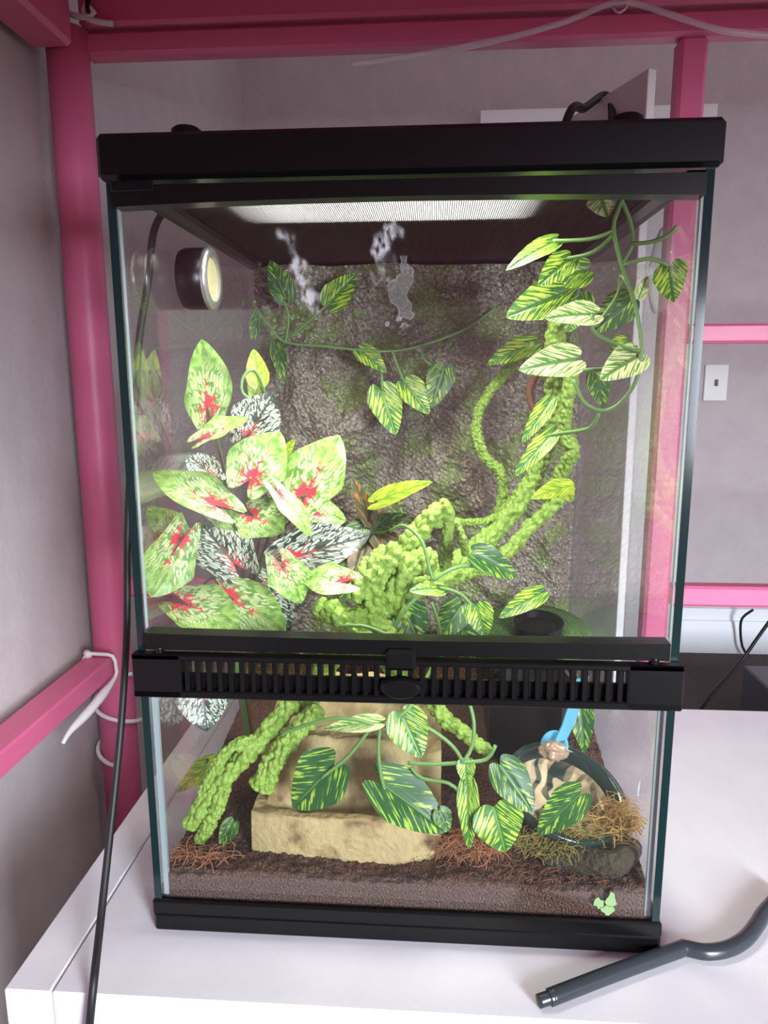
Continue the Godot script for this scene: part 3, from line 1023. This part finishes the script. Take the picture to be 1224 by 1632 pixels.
func build_vines() -> void:
	var p := "pothos"
	var d := "pothos_dark"
	var w := "pothos_pale"
	var l := "pothos_lime"
	var g := "artificial trailing vines"
	vine("trailing_vine", "artificial variegated vine hanging from the upper right corner inside the terrarium", g, at(985, 318, -0.10), [
		[[1000, 300, -0.10], [985, 335, -0.09], [978, 365, -0.085], [990, 420, -0.08], [1013, 490, -0.075], [1022, 560, -0.07], [1012, 610, -0.07], [985, 645, -0.075], [958, 655, -0.08], [930, 640, -0.085], [915, 605, -0.09]],
		[[978, 368, -0.085], [940, 381, -0.10], [882, 384, -0.12]],
		[[977, 375, -0.085], [945, 402, -0.11], [905, 412, -0.13]],
		[[990, 318, -0.11], [1005, 355, -0.10], [1007, 390, -0.09], [992, 418, -0.08]],
		[[992, 423, -0.08], [1035, 412, -0.07], [1066, 424, -0.065]],
		[[1005, 460, -0.078], [990, 440, -0.09], [985, 470, -0.1], [950, 520, -0.11]],
		[[1020, 560, -0.07], [985, 550, -0.075], [946, 528, -0.08], [945, 500, -0.08]],
		[[1018, 587, -0.07], [965, 588, -0.075], [930, 590, -0.08]],
		[[955, 658, -0.08], [940, 682, -0.09], [900, 690, -0.12], [876, 694, -0.15]],
		[[1008, 388, -0.088], [1035, 386, -0.075], [1065, 375, -0.06], [1080, 360, -0.055]],
	], [
		[884, 384, 806, 431, -0.12, -0.10, 40, p, 0.6],
		[908, 412, 858, 456, -0.13, -0.12, 54, p, 0.5],
		[893, 470, 806, 506, -0.13, -0.12, 74, p, 0.4, 0.2],
		[948, 500, 868, 508, -0.085, -0.075, 58, w, 0.7],
		[918, 572, 826, 590, -0.085, -0.07, 68, w, 0.4],
		[1003, 478, 945, 530, -0.11, -0.12, 62, d, 0.2],
		[1018, 566, 956, 606, -0.072, -0.06, 66, w, 0.4],
		[950, 595, 962, 650, -0.09, -0.08, 42, d, 0.2],
		[1068, 424, 1074, 482, -0.065, -0.055, 62, p, 0.3, -0.4],
		[958, 314, 968, 346, -0.11, -0.095, 56, w, 0.2],
		[1018, 474, 1032, 440, -0.075, -0.08, 24, w, 0.3],
		[876, 640, 832, 706, -0.17, -0.16, 34, p, 0.3],
		[880, 690, 820, 760, -0.16, -0.15, 38, p, 0.4],
		[905, 775, 846, 795, -0.18, -0.165, 40, l, 0.7],
		[895, 770, 912, 800, -0.19, -0.18, 36, l, 0.3],
		[935, 430, 870, 450, -0.19, -0.19, 60, p, 0.3],
		[925, 470, 905, 530, -0.20, -0.20, 60, p, 0.3],
		[1000, 545, 972, 565, -0.1, -0.09, 44, p, 0.3],
	])
	vine("trailing_vine", "artificial variegated vine strung across the upper rock wall", g, at(455, 545, -0.385), [
		[[400, 480, -0.40], [430, 520, -0.385], [455, 545, -0.385], [520, 552, -0.38], [600, 560, -0.375], [660, 554, -0.385], [740, 525, -0.39], [790, 490, -0.395]],
		[[455, 545, -0.385], [460, 505, -0.38], [452, 478, -0.38]],
		[[462, 538, -0.385], [500, 505, -0.38], [525, 482, -0.375]],
		[[604, 560, -0.375], [608, 590, -0.37], [609, 622, -0.365]],
		[[625, 560, -0.375], [636, 590, -0.37], [648, 615, -0.37]],
		[[672, 550, -0.385], [678, 575, -0.375], [705, 590, -0.37]],
	], [
		[456, 476, 430, 414, -0.38, -0.38, 46, d], [525, 485, 568, 436, -0.375, -0.38, 54, p], [574, 558, 616, 594, -0.375, -0.365, 40, p, 0.7],
		[607, 620, 631, 694, -0.365, -0.35, 62, p], [646, 610, 684, 660, -0.37, -0.355, 52, p], [708, 586, 688, 650, -0.37, -0.355, 52, d],
		[440, 548, 452, 608, -0.39, -0.37, 30, d], [412, 500, 402, 545, -0.39, -0.38, 26, d],
		[850, 548, 776, 582, -0.33, -0.32, 50, p, 0.8],
	], 0.0018)
	vine("trailing_vine", "artificial variegated vine looping over the thick moss branch", g, at(655, 960, -0.10), [
		[[622, 846, -0.14], [645, 838, -0.12], [672, 862, -0.10], [684, 905, -0.09], [688, 932, -0.085], [655, 962, -0.08], [622, 1010, -0.08], [610, 1050, -0.09]],
		[[690, 925, -0.085], [725, 905, -0.09], [760, 902, -0.10]],
		[[700, 936, -0.085], [735, 948, -0.08], [758, 975, -0.075]],
		[[540, 998, -0.06], [580, 998, -0.055], [618, 1012, -0.055], [640, 1022, -0.055]],
		[[688, 960, -0.09], [700, 1000, -0.09], [704, 1050, -0.09]],
	], [
		[704, 938, 652, 942, -0.085, -0.075, 38, p, 0.9], [757, 884, 826, 920, -0.10, -0.11, 56, d, 0.5], [760, 966, 774, 1016, -0.075, -0.065, 52, p],
		[645, 968, 668, 1025, -0.10, -0.09, 72, d], [862, 945, 795, 985, -0.2, -0.18, 42, p], [735, 965, 700, 1020, -0.14, -0.12, 60, d], [720, 985, 760, 1030, -0.16, -0.15, 60, d],
	])
	vine("trailing_vine", "artificial variegated vine hanging in front of the beige rock hide", g, at(640, 1140, -0.03), [
		[[448, 1170, -0.05], [490, 1155, -0.042], [535, 1145, -0.035], [580, 1150, -0.03], [606, 1158, -0.03], [640, 1140, -0.03], [665, 1110, -0.04], [690, 1060, -0.08]],
		[[606, 1158, -0.03], [603, 1195, -0.028], [607, 1235, -0.026], [614, 1262, -0.026]],
		[[592, 1158, -0.03], [572, 1185, -0.028], [550, 1210, -0.027], [512, 1240, -0.027]],
		[[642, 1140, -0.03], [690, 1165, -0.03], [722, 1190, -0.03], [738, 1215, -0.03]],
		[[650, 1216, -0.035], [690, 1218, -0.032], [738, 1215, -0.03], [775, 1210, -0.03], [790, 1188, -0.03]],
		[[738, 1215, -0.03], [752, 1190, -0.035], [755, 1150, -0.04], [745, 1110, -0.05]],
		[[655, 1222, -0.034], [672, 1240, -0.03], [715, 1248, -0.028], [738, 1268, -0.026]],
	], [
		[602, 1152, 516, 1162, -0.03, -0.04, 36, w, 0.8], [640, 1138, 672, 1208, -0.03, -0.022, 76, p, 0.3], [530, 1222, 466, 1288, -0.028, -0.020, 104, d, 0.3, 0.0, 0.22],
		[612, 1250, 712, 1326, -0.027, -0.018, 100, d, 0.4, 0.0, 0.25], [742, 1212, 744, 1252, -0.03, -0.025, 34, p], [745, 1250, 748, 1354, -0.027, -0.018, 40, p, 0.3],
		[788, 1288, 806, 1358, -0.022, -0.018, 92, p, 0.4], [798, 1220, 850, 1296, -0.035, -0.024, 70, d, 0.4], [924, 1266, 856, 1330, -0.028, -0.020, 66, d, 0.4],
		[700, 1292, 716, 1325, -0.022, -0.02, 36, d],
	])
	# croton-like plant at the back, behind the caladium
	var root := at(600, 1000, -0.36)
	root.y = soil_y(root.x, root.z)
	vine("croton_plant", "dark croton plant with orange flecks and one yellow-veined leaf", "", root, [
		[root, root + Vector3(-0.005, 0.06, 0.02), at(590, 860, -0.32), at(588, 808, -0.30)],
		[at(588, 830, -0.31), at(592, 812, -0.30), at(600, 798, -0.295)],
		[root, at(560, 900, -0.33), at(548, 830, -0.32)],
	], [
		[598, 800, 690, 768, -0.295, -0.27, 46, "pothos_lime", 0.8],
		[590, 830, 560, 760, -0.31, -0.32, 34, "croton"], [600, 850, 655, 905, -0.31, -0.28, 48, "croton"], [585, 860, 560, 930, -0.31, -0.27, 54, "croton"],
		[580, 840, 535, 880, -0.31, -0.29, 46, "pothos_dark"], [600, 840, 650, 820, -0.31, -0.30, 36, "pothos_dark"], [595, 870, 610, 950, -0.31, -0.28, 56, "croton"],
		[600, 845, 615, 790, -0.31, -0.33, 34, "croton"], [560, 890, 520, 950, -0.3, -0.28, 56, "pothos_dark"], [570, 900, 545, 960, -0.31, -0.28, 50, "pothos_dark"],
		[640, 880, 670, 850, -0.32, -0.32, 40, "croton"],
	], 0.002, "stem_dark")
	# curled lime sprig by the caladium
	vine("lime_sprig", "curled lime green sprig between red-centred leaf and rock wall", "", at(400, 640, -0.2), [
		[[425, 660, -0.22], [420, 620, -0.2], [405, 590, -0.19], [388, 600, -0.185], [386, 625, -0.185], [405, 640, -0.19]],
		[[425, 660, -0.22], [445, 700, -0.22], [455, 740, -0.22], [450, 800, -0.21], [430, 950, -0.2]],
	], [
		[412, 612, 404, 556, -0.2, -0.2, 42, "pothos_lime"], [410, 640, 395, 590, -0.205, -0.2, 24, "pothos_lime"], [452, 725, 470, 700, -0.22, -0.22, 20, "pothos_lime"],
	])

func build_moss_vines() -> void:
	var a := thing("moss_vine", "bumpy lime green moss branch climbing along the rock to the upper right", "vine", at(560, 1000, -0.12), "bumpy moss vines")
	moss_strand(a, [[480, 1150, -0.10], [520, 1060, -0.10], [555, 1000, -0.10], [620, 960, -0.13], [700, 915, -0.20], [775, 860, -0.26], [830, 795, -0.29], [862, 735, -0.30], [880, 680, -0.29], [885, 600, -0.27], [888, 500, -0.24], [885, 400, -0.22]], 0.0125, 301, 0.55, 0.0115)
	moss_strand(a, [[530, 1050, -0.085], [575, 985, -0.09], [640, 950, -0.13], [720, 920, -0.20], [790, 895, -0.25], [850, 835, -0.27], [905, 785, -0.27]], 0.0115, 302, 0.55, 0.0085)
	moss_strand(a, [[912, 590, -0.24], [905, 640, -0.24], [900, 690, -0.25], [912, 720, -0.25], [890, 760, -0.27], [868, 800, -0.28]], 0.0085, 303)
	moss_strand(a, [[690, 830, -0.22], [740, 832, -0.25], [785, 828, -0.28], [815, 800, -0.29]], 0.0045, 304, 0.7)
	moss_strand(a, [[870, 420, -0.23], [900, 450, -0.22], [905, 500, -0.22], [880, 540, -0.23], [915, 600, -0.24]], 0.0095, 305)
	var b := thing("moss_vine", "thick lime green moss arm curling up in the middle of the terrarium", "vine", at(560, 1010, -0.08), "bumpy moss vines")
	moss_strand(b, [[500, 965, -0.075], [545, 985, -0.075], [590, 990, -0.08], [620, 1020, -0.08], [640, 1060, -0.09]], 0.0115, 311)
	moss_strand(b, [[520, 960, -0.07], [555, 1000, -0.068], [600, 1030, -0.07], [640, 1080, -0.085]], 0.011, 312)
	moss_strand(b, [[590, 940, -0.10], [605, 900, -0.12], [640, 880, -0.13], [670, 845, -0.14], [700, 818, -0.145], [720, 805, -0.145]], 0.0125, 313)
	moss_strand(b, [[600, 985, -0.09], [592, 940, -0.085], [610, 895, -0.09], [640, 880, -0.10]], 0.013, 314, 0.65)
	moss_strand(b, [[640, 1000, -0.10], [625, 950, -0.10], [650, 905, -0.105], [690, 890, -0.13]], 0.012, 315, 0.65)
	moss_strand(b, [[712, 815, -0.15], [712, 860, -0.15], [708, 910, -0.16]], 0.007, 316)
	moss_strand(b, [[728, 830, -0.18], [738, 858, -0.18], [742, 885, -0.19]], 0.0035, 317, 0.8)
	moss_strand(b, [[560, 955, -0.075], [585, 915, -0.08], [600, 890, -0.09]], 0.010, 318, 0.7)
	var c := thing("moss_vine", "thin lime green moss tendril hanging in an S against the rock", "vine", at(800, 800, -0.33), "bumpy moss vines")
	moss_strand(c, [[850, 545, -0.33], [808, 592, -0.345], [775, 632, -0.35], [758, 680, -0.35], [770, 725, -0.345], [795, 752, -0.34], [802, 790, -0.33], [788, 835, -0.31]], 0.0062, 321, 0.6, 0.0075)
	var e := thing("moss_vine", "flat forked moss vine leaning down on the soil beside the hide", "vine", at(300, 1330, -0.06), "bumpy moss vines")
	moss_strand(e, [[470, 1115, -0.09], [430, 1165, -0.075], [380, 1215, -0.06], [335, 1270, -0.05], [298, 1322, -0.045]], 0.0115, 331, 0.5, 0.009)
	moss_strand(e, [[420, 1180, -0.07], [385, 1185, -0.06], [355, 1205, -0.055], [330, 1250, -0.05], [312, 1300, -0.045]], 0.007, 332, 0.6, 0.005)
	moss_strand(e, [[510, 1125, -0.075], [480, 1160, -0.068], [455, 1190, -0.06], [430, 1225, -0.052], [413, 1262, -0.046]], 0.0095, 333, 0.6, 0.0115)
	moss_strand(e, [[360, 1250, -0.05], [345, 1290, -0.045], [318, 1340, -0.045]], 0.008, 334, 0.6, 0.007)
	vine("lime_sprig", "pale lime leaf behind the forked moss vine by side pane", "", at(330, 1240, -0.11), [[[330, 1210, -0.11], [320, 1260, -0.115], [318, 1300, -0.12]]], [[340, 1215, 282, 1262, -0.11, -0.10, 44, "pothos_lime", 0.8], [372, 1310, 350, 1350, -0.06, -0.05, 34, "pothos_dark"]])
	var f := thing("moss_vine", "short moss vine end poking down behind the hanging leaves and hide", "vine", at(770, 1190, -0.08), "bumpy moss vines")
	moss_strand(f, [[680, 1100, -0.09], [705, 1140, -0.075], [740, 1168, -0.07], [785, 1205, -0.065]], 0.0095, 341, 0.55, 0.007)
	var tw := [at(858, 590, -0.30), at(845, 620, -0.305), at(848, 645, -0.305), at(868, 680, -0.30)]
	tag(put("twig", tube(tw, 0.0045, 0.005, 10), M.twig), "bare brown twig behind the upper moss branch", "twig")

func build_small_things() -> void:
	# round gauge on the left pane
	var gc := at_side(318, 445, -0.205)
	gc.x = -HW + GT
	var g := thing("gauge", "round black gauge with silver bezel stuck on the left pane", "gauge", gc)
	var R0 := 0.030
	var turn := Basis.from_euler(Vector3(0, 0, -PI / 2))
	var parts := [
		["case", lathe([[0.0, 0.0], [R0 * 0.92, 0.0, 1], [R0 * 0.97, 0.004, 1], [R0 * 0.97, 0.026, 1], [0.0, 0.026]], 40), M.black_plastic],
		["bezel", lathe([[R0 * 0.70, 0.0255], [R0 * 0.72, 0.0295, 1], [R0 * 0.95, 0.0295, 1], [R0, 0.027, 1], [R0 * 0.98, 0.0245, 1]], 40), M.silver],
		["dial", lathe([[0.0, 0.0272], [R0 * 0.70, 0.0272]], 40), M.dial],
	]
	for q in parts:
		var o := put(q[0], q[1], q[2], g)
		o.basis = turn
	# clear suction cup on the right pane
	var sc := at_side(1052, 432, HW - GT)
	var s := thing("suction_cup", "large clear suction cup holding vine on the right pane", "suction cup", sc)
	var cup := put("cup", lathe([[0.0, 0.006], [0.01, 0.006, 1], [0.024, 0.003, 1], [0.036, 0.0005, 1], [0.036, 0.0]], 40), M.clear_plastic, s)
	cup.basis = Basis.from_euler(Vector3(0, 0, PI / 2))
	var nub := put("knob", lathe([[0.0, 0.018], [0.006, 0.018], [0.006, 0.014], [0.004, 0.013], [0.004, 0.006]], 20), M.clear_plastic, s)
	nub.basis = cup.basis
	# food dish
	var dc := at(902, 1262, -0.075)
	var dish := thing("food_dish", "dark green glazed food dish with cream streaked inside", "bowl", dc)
	var tilt := Basis.from_euler(Vector3(0.42, 0, -0.28)) * Basis.from_scale(Vector3(1.12, 1, 0.98))
	var im := Image.create(128, 128, false, Image.FORMAT_RGB8)
	var n := noise(0.02, 401, FastNoiseLite.TYPE_SIMPLEX_SMOOTH, 2)
	for y in 128:
		for x in 128:
			var st := sin((x * 0.9 + y * 0.35) * 0.30 + n.get_noise_2d(x, y) * 5.0)
			im.set_pixel(x, y, c8(196, 176, 140).lerp(c8(36, 52, 46), smoothstep(0.25, 0.5, st + n.get_noise_2d(x + 50, y) * 0.8 + 0.25)))
	var dm := mat("dish_inside", Color.WHITE, 0.12)
	dm.albedo_texture = ImageTexture.create_from_image(im)
	dm.uv1_triplanar = true
	dm.uv1_scale = Vector3.ONE * 9.0
	dm.uv1_offset = Vector3.ONE * 0.5
	var rim := 0.056
	var shell := put("outer_shell", lathe([[0.0, -0.034], [0.030, -0.034, 1], [0.036, -0.031, 1], [rim * 0.9, -0.012, 1], [rim, -0.002, 1], [rim * 0.98, 0.0035, 1], [rim * 0.93, 0.004, 1], [rim * 0.87, 0.001, 1], [rim * 0.80, -0.010, 1]], 56), M.dish_glaze, dish)
	shell.basis = tilt
	var inner := put("streaked_inside", lathe([[rim * 0.80, -0.010], [rim * 0.74, -0.015, 1], [rim * 0.6, -0.02, 1], [0.0, -0.023, 1]], 56), dm, dish)
	inner.basis = tilt
	# food
	var fn := noise(40.0, 411)
	var fc := at(882, 1196, -0.080)
	var fm := grid_mesh(30, 16, func(u, v):
		var a: float = u * TAU
		var b: float = v * PI
		var q := Vector3(sin(b) * cos(a), cos(b), sin(b) * sin(a))
		return q * Vector3(0.013, 0.009, 0.008) * (1.0 + 0.5 * fn.get_noise_3dv(q * 0.03)), Vector3(0, 0, 1))
	var food := put("food_paste", fm, M.food, self, fc)
	tag(food, "tan food paste smeared in the back of the dish", "food")
	# blue spoon
	var sp := thing("spoon", "small sky blue plastic spoon standing in the food dish", "spoon", at(885, 1200, -0.095))
	var hp := [at(893, 1180, -0.097), at(905, 1155, -0.10), at(915, 1125, -0.105), at(928, 1080, -0.112)]
	var st2 := start()
	for i in hp.size() - 1:
		var p: Vector3 = hp[i]
		var q: Vector3 = hp[i + 1]
		var sd := Vector3(0.006, 0.0016, 0)
		var th := Vector3(0, 0.0006, 0.0022)
		quad(st2, p - sd + th, p + sd + th, q + sd + th, q - sd + th, Vector3(0, 0, 1))
		quad(st2, p - sd - th, p + sd - th, q + sd - th, q - sd - th, Vector3(0, 0, -1))
		quad(st2, p - sd + th, p - sd - th, q - sd - th, q - sd + th, Vector3(-1, 0, 0))
		quad(st2, p + sd + th, p + sd - th, q + sd - th, q + sd + th, Vector3(1, 0, 0))
	puta("handle", finish(st2), M.spoon_blue, sp)
	var bowl := put("bowl", lathe([[0.0, -0.006], [0.007, -0.0045, 1], [0.0125, 0.0, 1], [0.0136, 0.001, 1], [0.012, 0.001, 1], [0.0075, -0.003, 1], [0.0, -0.0045, 1]], 30, Vector3(1, 1, 1.1)), M.spoon_blue, sp)
	bowl.position = at(884, 1188, -0.094) - sp.position
	bowl.basis = Basis.from_euler(Vector3(0.75, 0, 0.3))
	# green feeding ledge behind the dish
	var lp := at(850, 992, -0.33)
	var led := thing("feeding_ledge", "green mossy feeding ledge with a dark cup on the rock wall", "ledge", lp)
	var ls := lathe([[0.0, 0.006], [0.04, 0.004, 1], [0.062, -0.004, 1], [0.068, -0.016, 1], [0.06, -0.03, 1], [0.0, -0.034]], 40, Vector3(1.15, 1, 0.9))
	put("platform", ls, M.moss_green, led, Vector3(0.0, -0.005, 0.0)).basis = Basis.from_euler(Vector3(0.30, 0, 0))
	put("cup", lathe([[0.0, 0.004], [0.02, 0.004], [0.026, 0.010], [0.028, 0.010], [0.026, -0.01]], 30, Vector3(1.1, 1, 0.9)), M.black_plastic, led, Vector3(0.002, 0.003, 0.03)).basis = Basis.from_euler(Vector3(0.30, 0, 0))
	var hb := at(842, 1160, -0.20)
	var block := thing("black_block", "plain black cave on the soil behind the food dish", "hide", Vector3(hb.x, soil_y(hb.x, hb.z), hb.z))
	puta("shell", box(Vector3(hb.x - 0.045, soil_y(hb.x, hb.z) - 0.004, -0.30), Vector3(hb.x + 0.045, 0.185, -0.18), 0.012), M.black_plastic, block)  # plain dark box standing behind the dish
	vine("trailing_vine", "single dark variegated leaf on a stem behind the blue spoon", "artificial trailing vines", at(930, 1150, -0.15), [[at(925, 1220, -0.14), at(930, 1180, -0.14), at(935, 1140, -0.145)]], [[925, 1120, 932, 1200, -0.14, -0.13, 44, "pothos_dark"]])
	# green fleck stuck to the glass
	var fk := thing("green_fleck", "pale green sticker scrap on the lower front pane", "sticker", at(968, 1442, -0.001))
	var rng := RandomNumberGenerator.new()
	rng.seed = 5
	var mk := mat("fleck", c8(132, 162, 110), 0.8)
	for i in 3:
		var poly := PackedVector2Array()
		var c := at([955, 975, 968][i], [1442, 1436, 1452][i], 0.0)
		for j in 11:
			var a := TAU * j / 11.0
			var r := rng.randf_range(0.0035, 0.0085) * (0.8 if i == 0 else 1.0)
			poly.append(Vector2(c.x + cos(a) * r * 0.8, c.y + sin(a) * r))
		puta("scrap", prism(poly, -0.0015, -0.0011), mk, fk)
	# black cable hanging past the left side
	var cab := [Vector3(-0.15, 0.688, -0.30), Vector3(-0.21, 0.689, -0.27), Vector3(-0.245, 0.686, -0.22), at(248, 360, -0.125), at(236, 450, -0.11), at(222, 540, -0.10), at(216, 640, -0.10), at(207, 760, -0.10), at(203, 860, -0.10), at(202, 1000, -0.085), at(195, 1130, -0.06), at(184, 1250, -0.03), at(172, 1360, 0.0), at(160, 1470, 0.035), at(150, 1560, 0.078), at(142, 1640, 0.088), at(136, 1720, 0.085)]
	tag(put("power_cable", tube(cab, 0.0034, 0.01, 12), M.black_rubber), "black power cable hanging down beside the terrarium over the table edge", "cable")
	# bent pipe lying on the table
	var pipe := thing("bent_pipe", "dark grey bent plastic pipe lying on the table by the terrarium", "pipe", at_h(980, 1560, 0.0))
	var r := 0.0068
	var run := [at_h(878, 1589, r), at_h(980, 1550, r), at_h(1080, 1514, r), at_h(1092, 1511, r), at_h(1125, 1517, r), at_h(1160, 1512, r), at_h(1188, 1496, r), at_h(1206, 1474, r), at_h(1218, 1455, r), at_h(1250, 1420, r)]
	puta("tube", tube(run, r, 0.004, 22), M.grey_plastic, pipe)
	var sp0 := at_h(858, 1596, r * 0.8)
	puta("spigot", tube([sp0, sp0.lerp(run[0], 0.5), run[0]], r * 0.78, 0.004, 20), M.grey_plastic, pipe)
	var dv: Vector3 = (run[0] - sp0).normalized()
	puta("collar", tube([run[0] - dv * 0.0015, run[0], run[0] + dv * 0.0015], r * 1.0, 0.002, 20), M.grey_plastic, pipe)
	# white cabinet against the back wall
	var ca := at(764, 173, -1.62)
	var cb := at(1146, 173, -1.62)
	var cab2 := thing("white_cabinet", "plain white cabinet against the wall behind the terrarium", "cabinet", Vector3((ca.x + cb.x) / 2, FLOOR, -1.68))
	puta("body", box(Vector3(ca.x, FLOOR, BACK + 0.015), Vector3(cb.x, ca.y, -1.64), 0.002), M.panel_white, cab2)
	var half := (ca.x + cb.x) / 2
	for q in [[ca.x + 0.003, half - 0.0015], [half + 0.0015, cb.x - 0.003]]:
		var dr := puta("door", box(Vector3(q[0], FLOOR + 0.05, -1.6395), Vector3(q[1], ca.y - 0.004, -1.62), 0.002), M.panel_white, cab2)
		var hx: float = q[1] - 0.03 if q[0] < half - 0.1 else q[0] + 0.03
		puta("knob", tube([Vector3(hx, 0.45, -1.62), Vector3(hx, 0.45, -1.61), Vector3(hx, 0.45, -1.60)], 0.012, 0.01, 14), M.silver, dr)
	# white board standing behind the terrarium
	var e0 := at(1047, 110, -0.515)
	var dirb := Vector3(-0.365, 0, -0.931)
	var brd := thing("white_board", "tall white board standing upright behind the terrarium", "board", Vector3(e0.x, FLOOR, -0.515))
	var bm := put("panel", box(Vector3(-0.013, 0, -0.34), Vector3(0.0, e0.y - FLOOR, 0.0), 0.001), M.panel_white, brd)
	bm.rotation.y = atan2(-dirb.x, -dirb.z)
	var bk := [Vector3(0.16, 0.687, -0.44), at(905, 187, -0.50), at(932, 172, -0.57), at(962, 152, -0.63), at(974, 165, -0.60), at(976, 188, -0.57), at(978, 215, -0.53)]
	tag(put("lamp_cord", tube(bk, 0.006, 0.01, 10), M.black_rubber), "black cord looped over the white board behind terrarium lid", "cable")
	# clear light string hooked on the top beam
	var ls2 := thing("light_string", "clear plastic light string hooked along the pink top beam", "string", at(985, 8, -0.535))
	puta("wire", tube([at(560, 102, -0.535), at(600, 98, -0.535), at(700, 82, -0.535), at(800, 62, -0.535), at(900, 35, -0.535), at(960, 10, -0.535), at(985, 4, -0.535), at(1015, 6, -0.535), at(1090, 30, -0.535), at(1150, 48, -0.535), at(1240, 58, -0.535)], 0.0042, 0.02, 10), M.cord_clear, ls2)
	puta("hook", tube([at(985, -4, -0.535), at(976, 8, -0.535), at(986, 20, -0.535), at(998, 10, -0.535), at(990, -2, -0.535)], 0.0022, 0.006, 8), M.silver, ls2)
	var kn := thing("light_string", "knotted white string end at the top corner of pink bed", "string", at(130, 20, -0.92))
	puta("knot", tube([at(95, 5, -0.535), at(112, 22, -0.535), at(135, 27, -0.535), at(150, 20, -0.535), at(135, 10, -0.535), at(140, 30, -0.535), at(180, 38, -0.535)], 0.0042, 0.008, 9), M.cord_white, kn)
	puta("loop", tube([at(142, -5, -0.535), at(139, 12, -0.53), at(145, 26, -0.535)], 0.003, 0.008, 8), M.black_rubber, kn)
	# white cord round the left rail and post
	var wc := thing("decorative_string", "white string tied round the pink rail and post at left", "cord", at(160, 1045, -0.50))
	puta("loop", tube([Vector3(-0.538, 0.05, -0.495), Vector3(-0.530, 0.066, -0.495), Vector3(-0.51, 0.067, -0.495), Vector3(-0.487, 0.064, -0.495), Vector3(-0.483, 0.045, -0.495), at(184, 1078, -0.49), at(165, 1105, -0.45), at(140, 1135, -0.41), at(112, 1165, -0.37), at(100, 1185, -0.35)], func(t, _a, _p, _d): return 0.003 + 0.0045 * smoothstep(0.4, 0.6, t) * (1.0 - smoothstep(0.75, 1.0, t)), 0.01, 10), M.cord_white, wc)
	puta("knot", tube([Vector3(-0.532, 0.066, -0.50), Vector3(-0.528, 0.067, -0.495), Vector3(-0.524, 0.066, -0.49)], 0.006, 0.004, 10), M.cord_white, wc)
	var spiral := []
	for i in 46:
		var a := 0.9 + TAU * i / 24.0
		spiral.append(Vector3(-0.512 + 0.036 * sin(a), 0.02 - 0.085 * i / 24.0, -0.55 + 0.036 * cos(a)))
	puta("wrap", tube(spiral, 0.0036, 0.01, 8), M.cord_white, wc)
	# things by the back wall at right
	var sw := thing("wall_plate", "white switch plate on the wall behind the pink rails", "switch", at(1140, 610, BACK))
	var wp := at(1140, 610, BACK)
	puta("plate", box(wp + Vector3(-0.035, -0.055, 0.0), wp + Vector3(0.035, 0.055, 0.007), 0.002), M.panel_white, sw)
	puta("toggle", box(wp + Vector3(-0.004, -0.01, 0.007), wp + Vector3(0.004, 0.01, 0.014), 0.001), M.grey_box, sw)
	var gx := thing("grey_box", "dark grey box on the carpet beyond the table", "box", Vector3(1.0, FLOOR, -1.1))
	puta("body", box(Vector3(at(1185, 1060, -1.3).x, FLOOR, -1.3), Vector3(1.2, at(1185, 1060, -1.3).y, -0.95), 0.004), M.grey_box, gx)
	tag(put("thin_cable", tube([at(1110, 1140, -0.98), at(1140, 1100, -1.0), at(1180, 1055, -1.05), at(1205, 1020, -1.06), at(1230, 985, -1.06)], 0.004, 0.02, 8), M.black_rubber), "thin black cable rising from the carpet beside grey box", "cable")
	tag(put("thin_cable", tube([at(1200, 972, -1.65), at(1183, 985, -1.68), at(1180, 1005, -1.7), at(1183, 1030, -1.7), at(1190, 1042, -1.7)], 0.004, 0.02, 8), M.black_rubber), "thin black cable drooping in front of the baseboard", "cable")
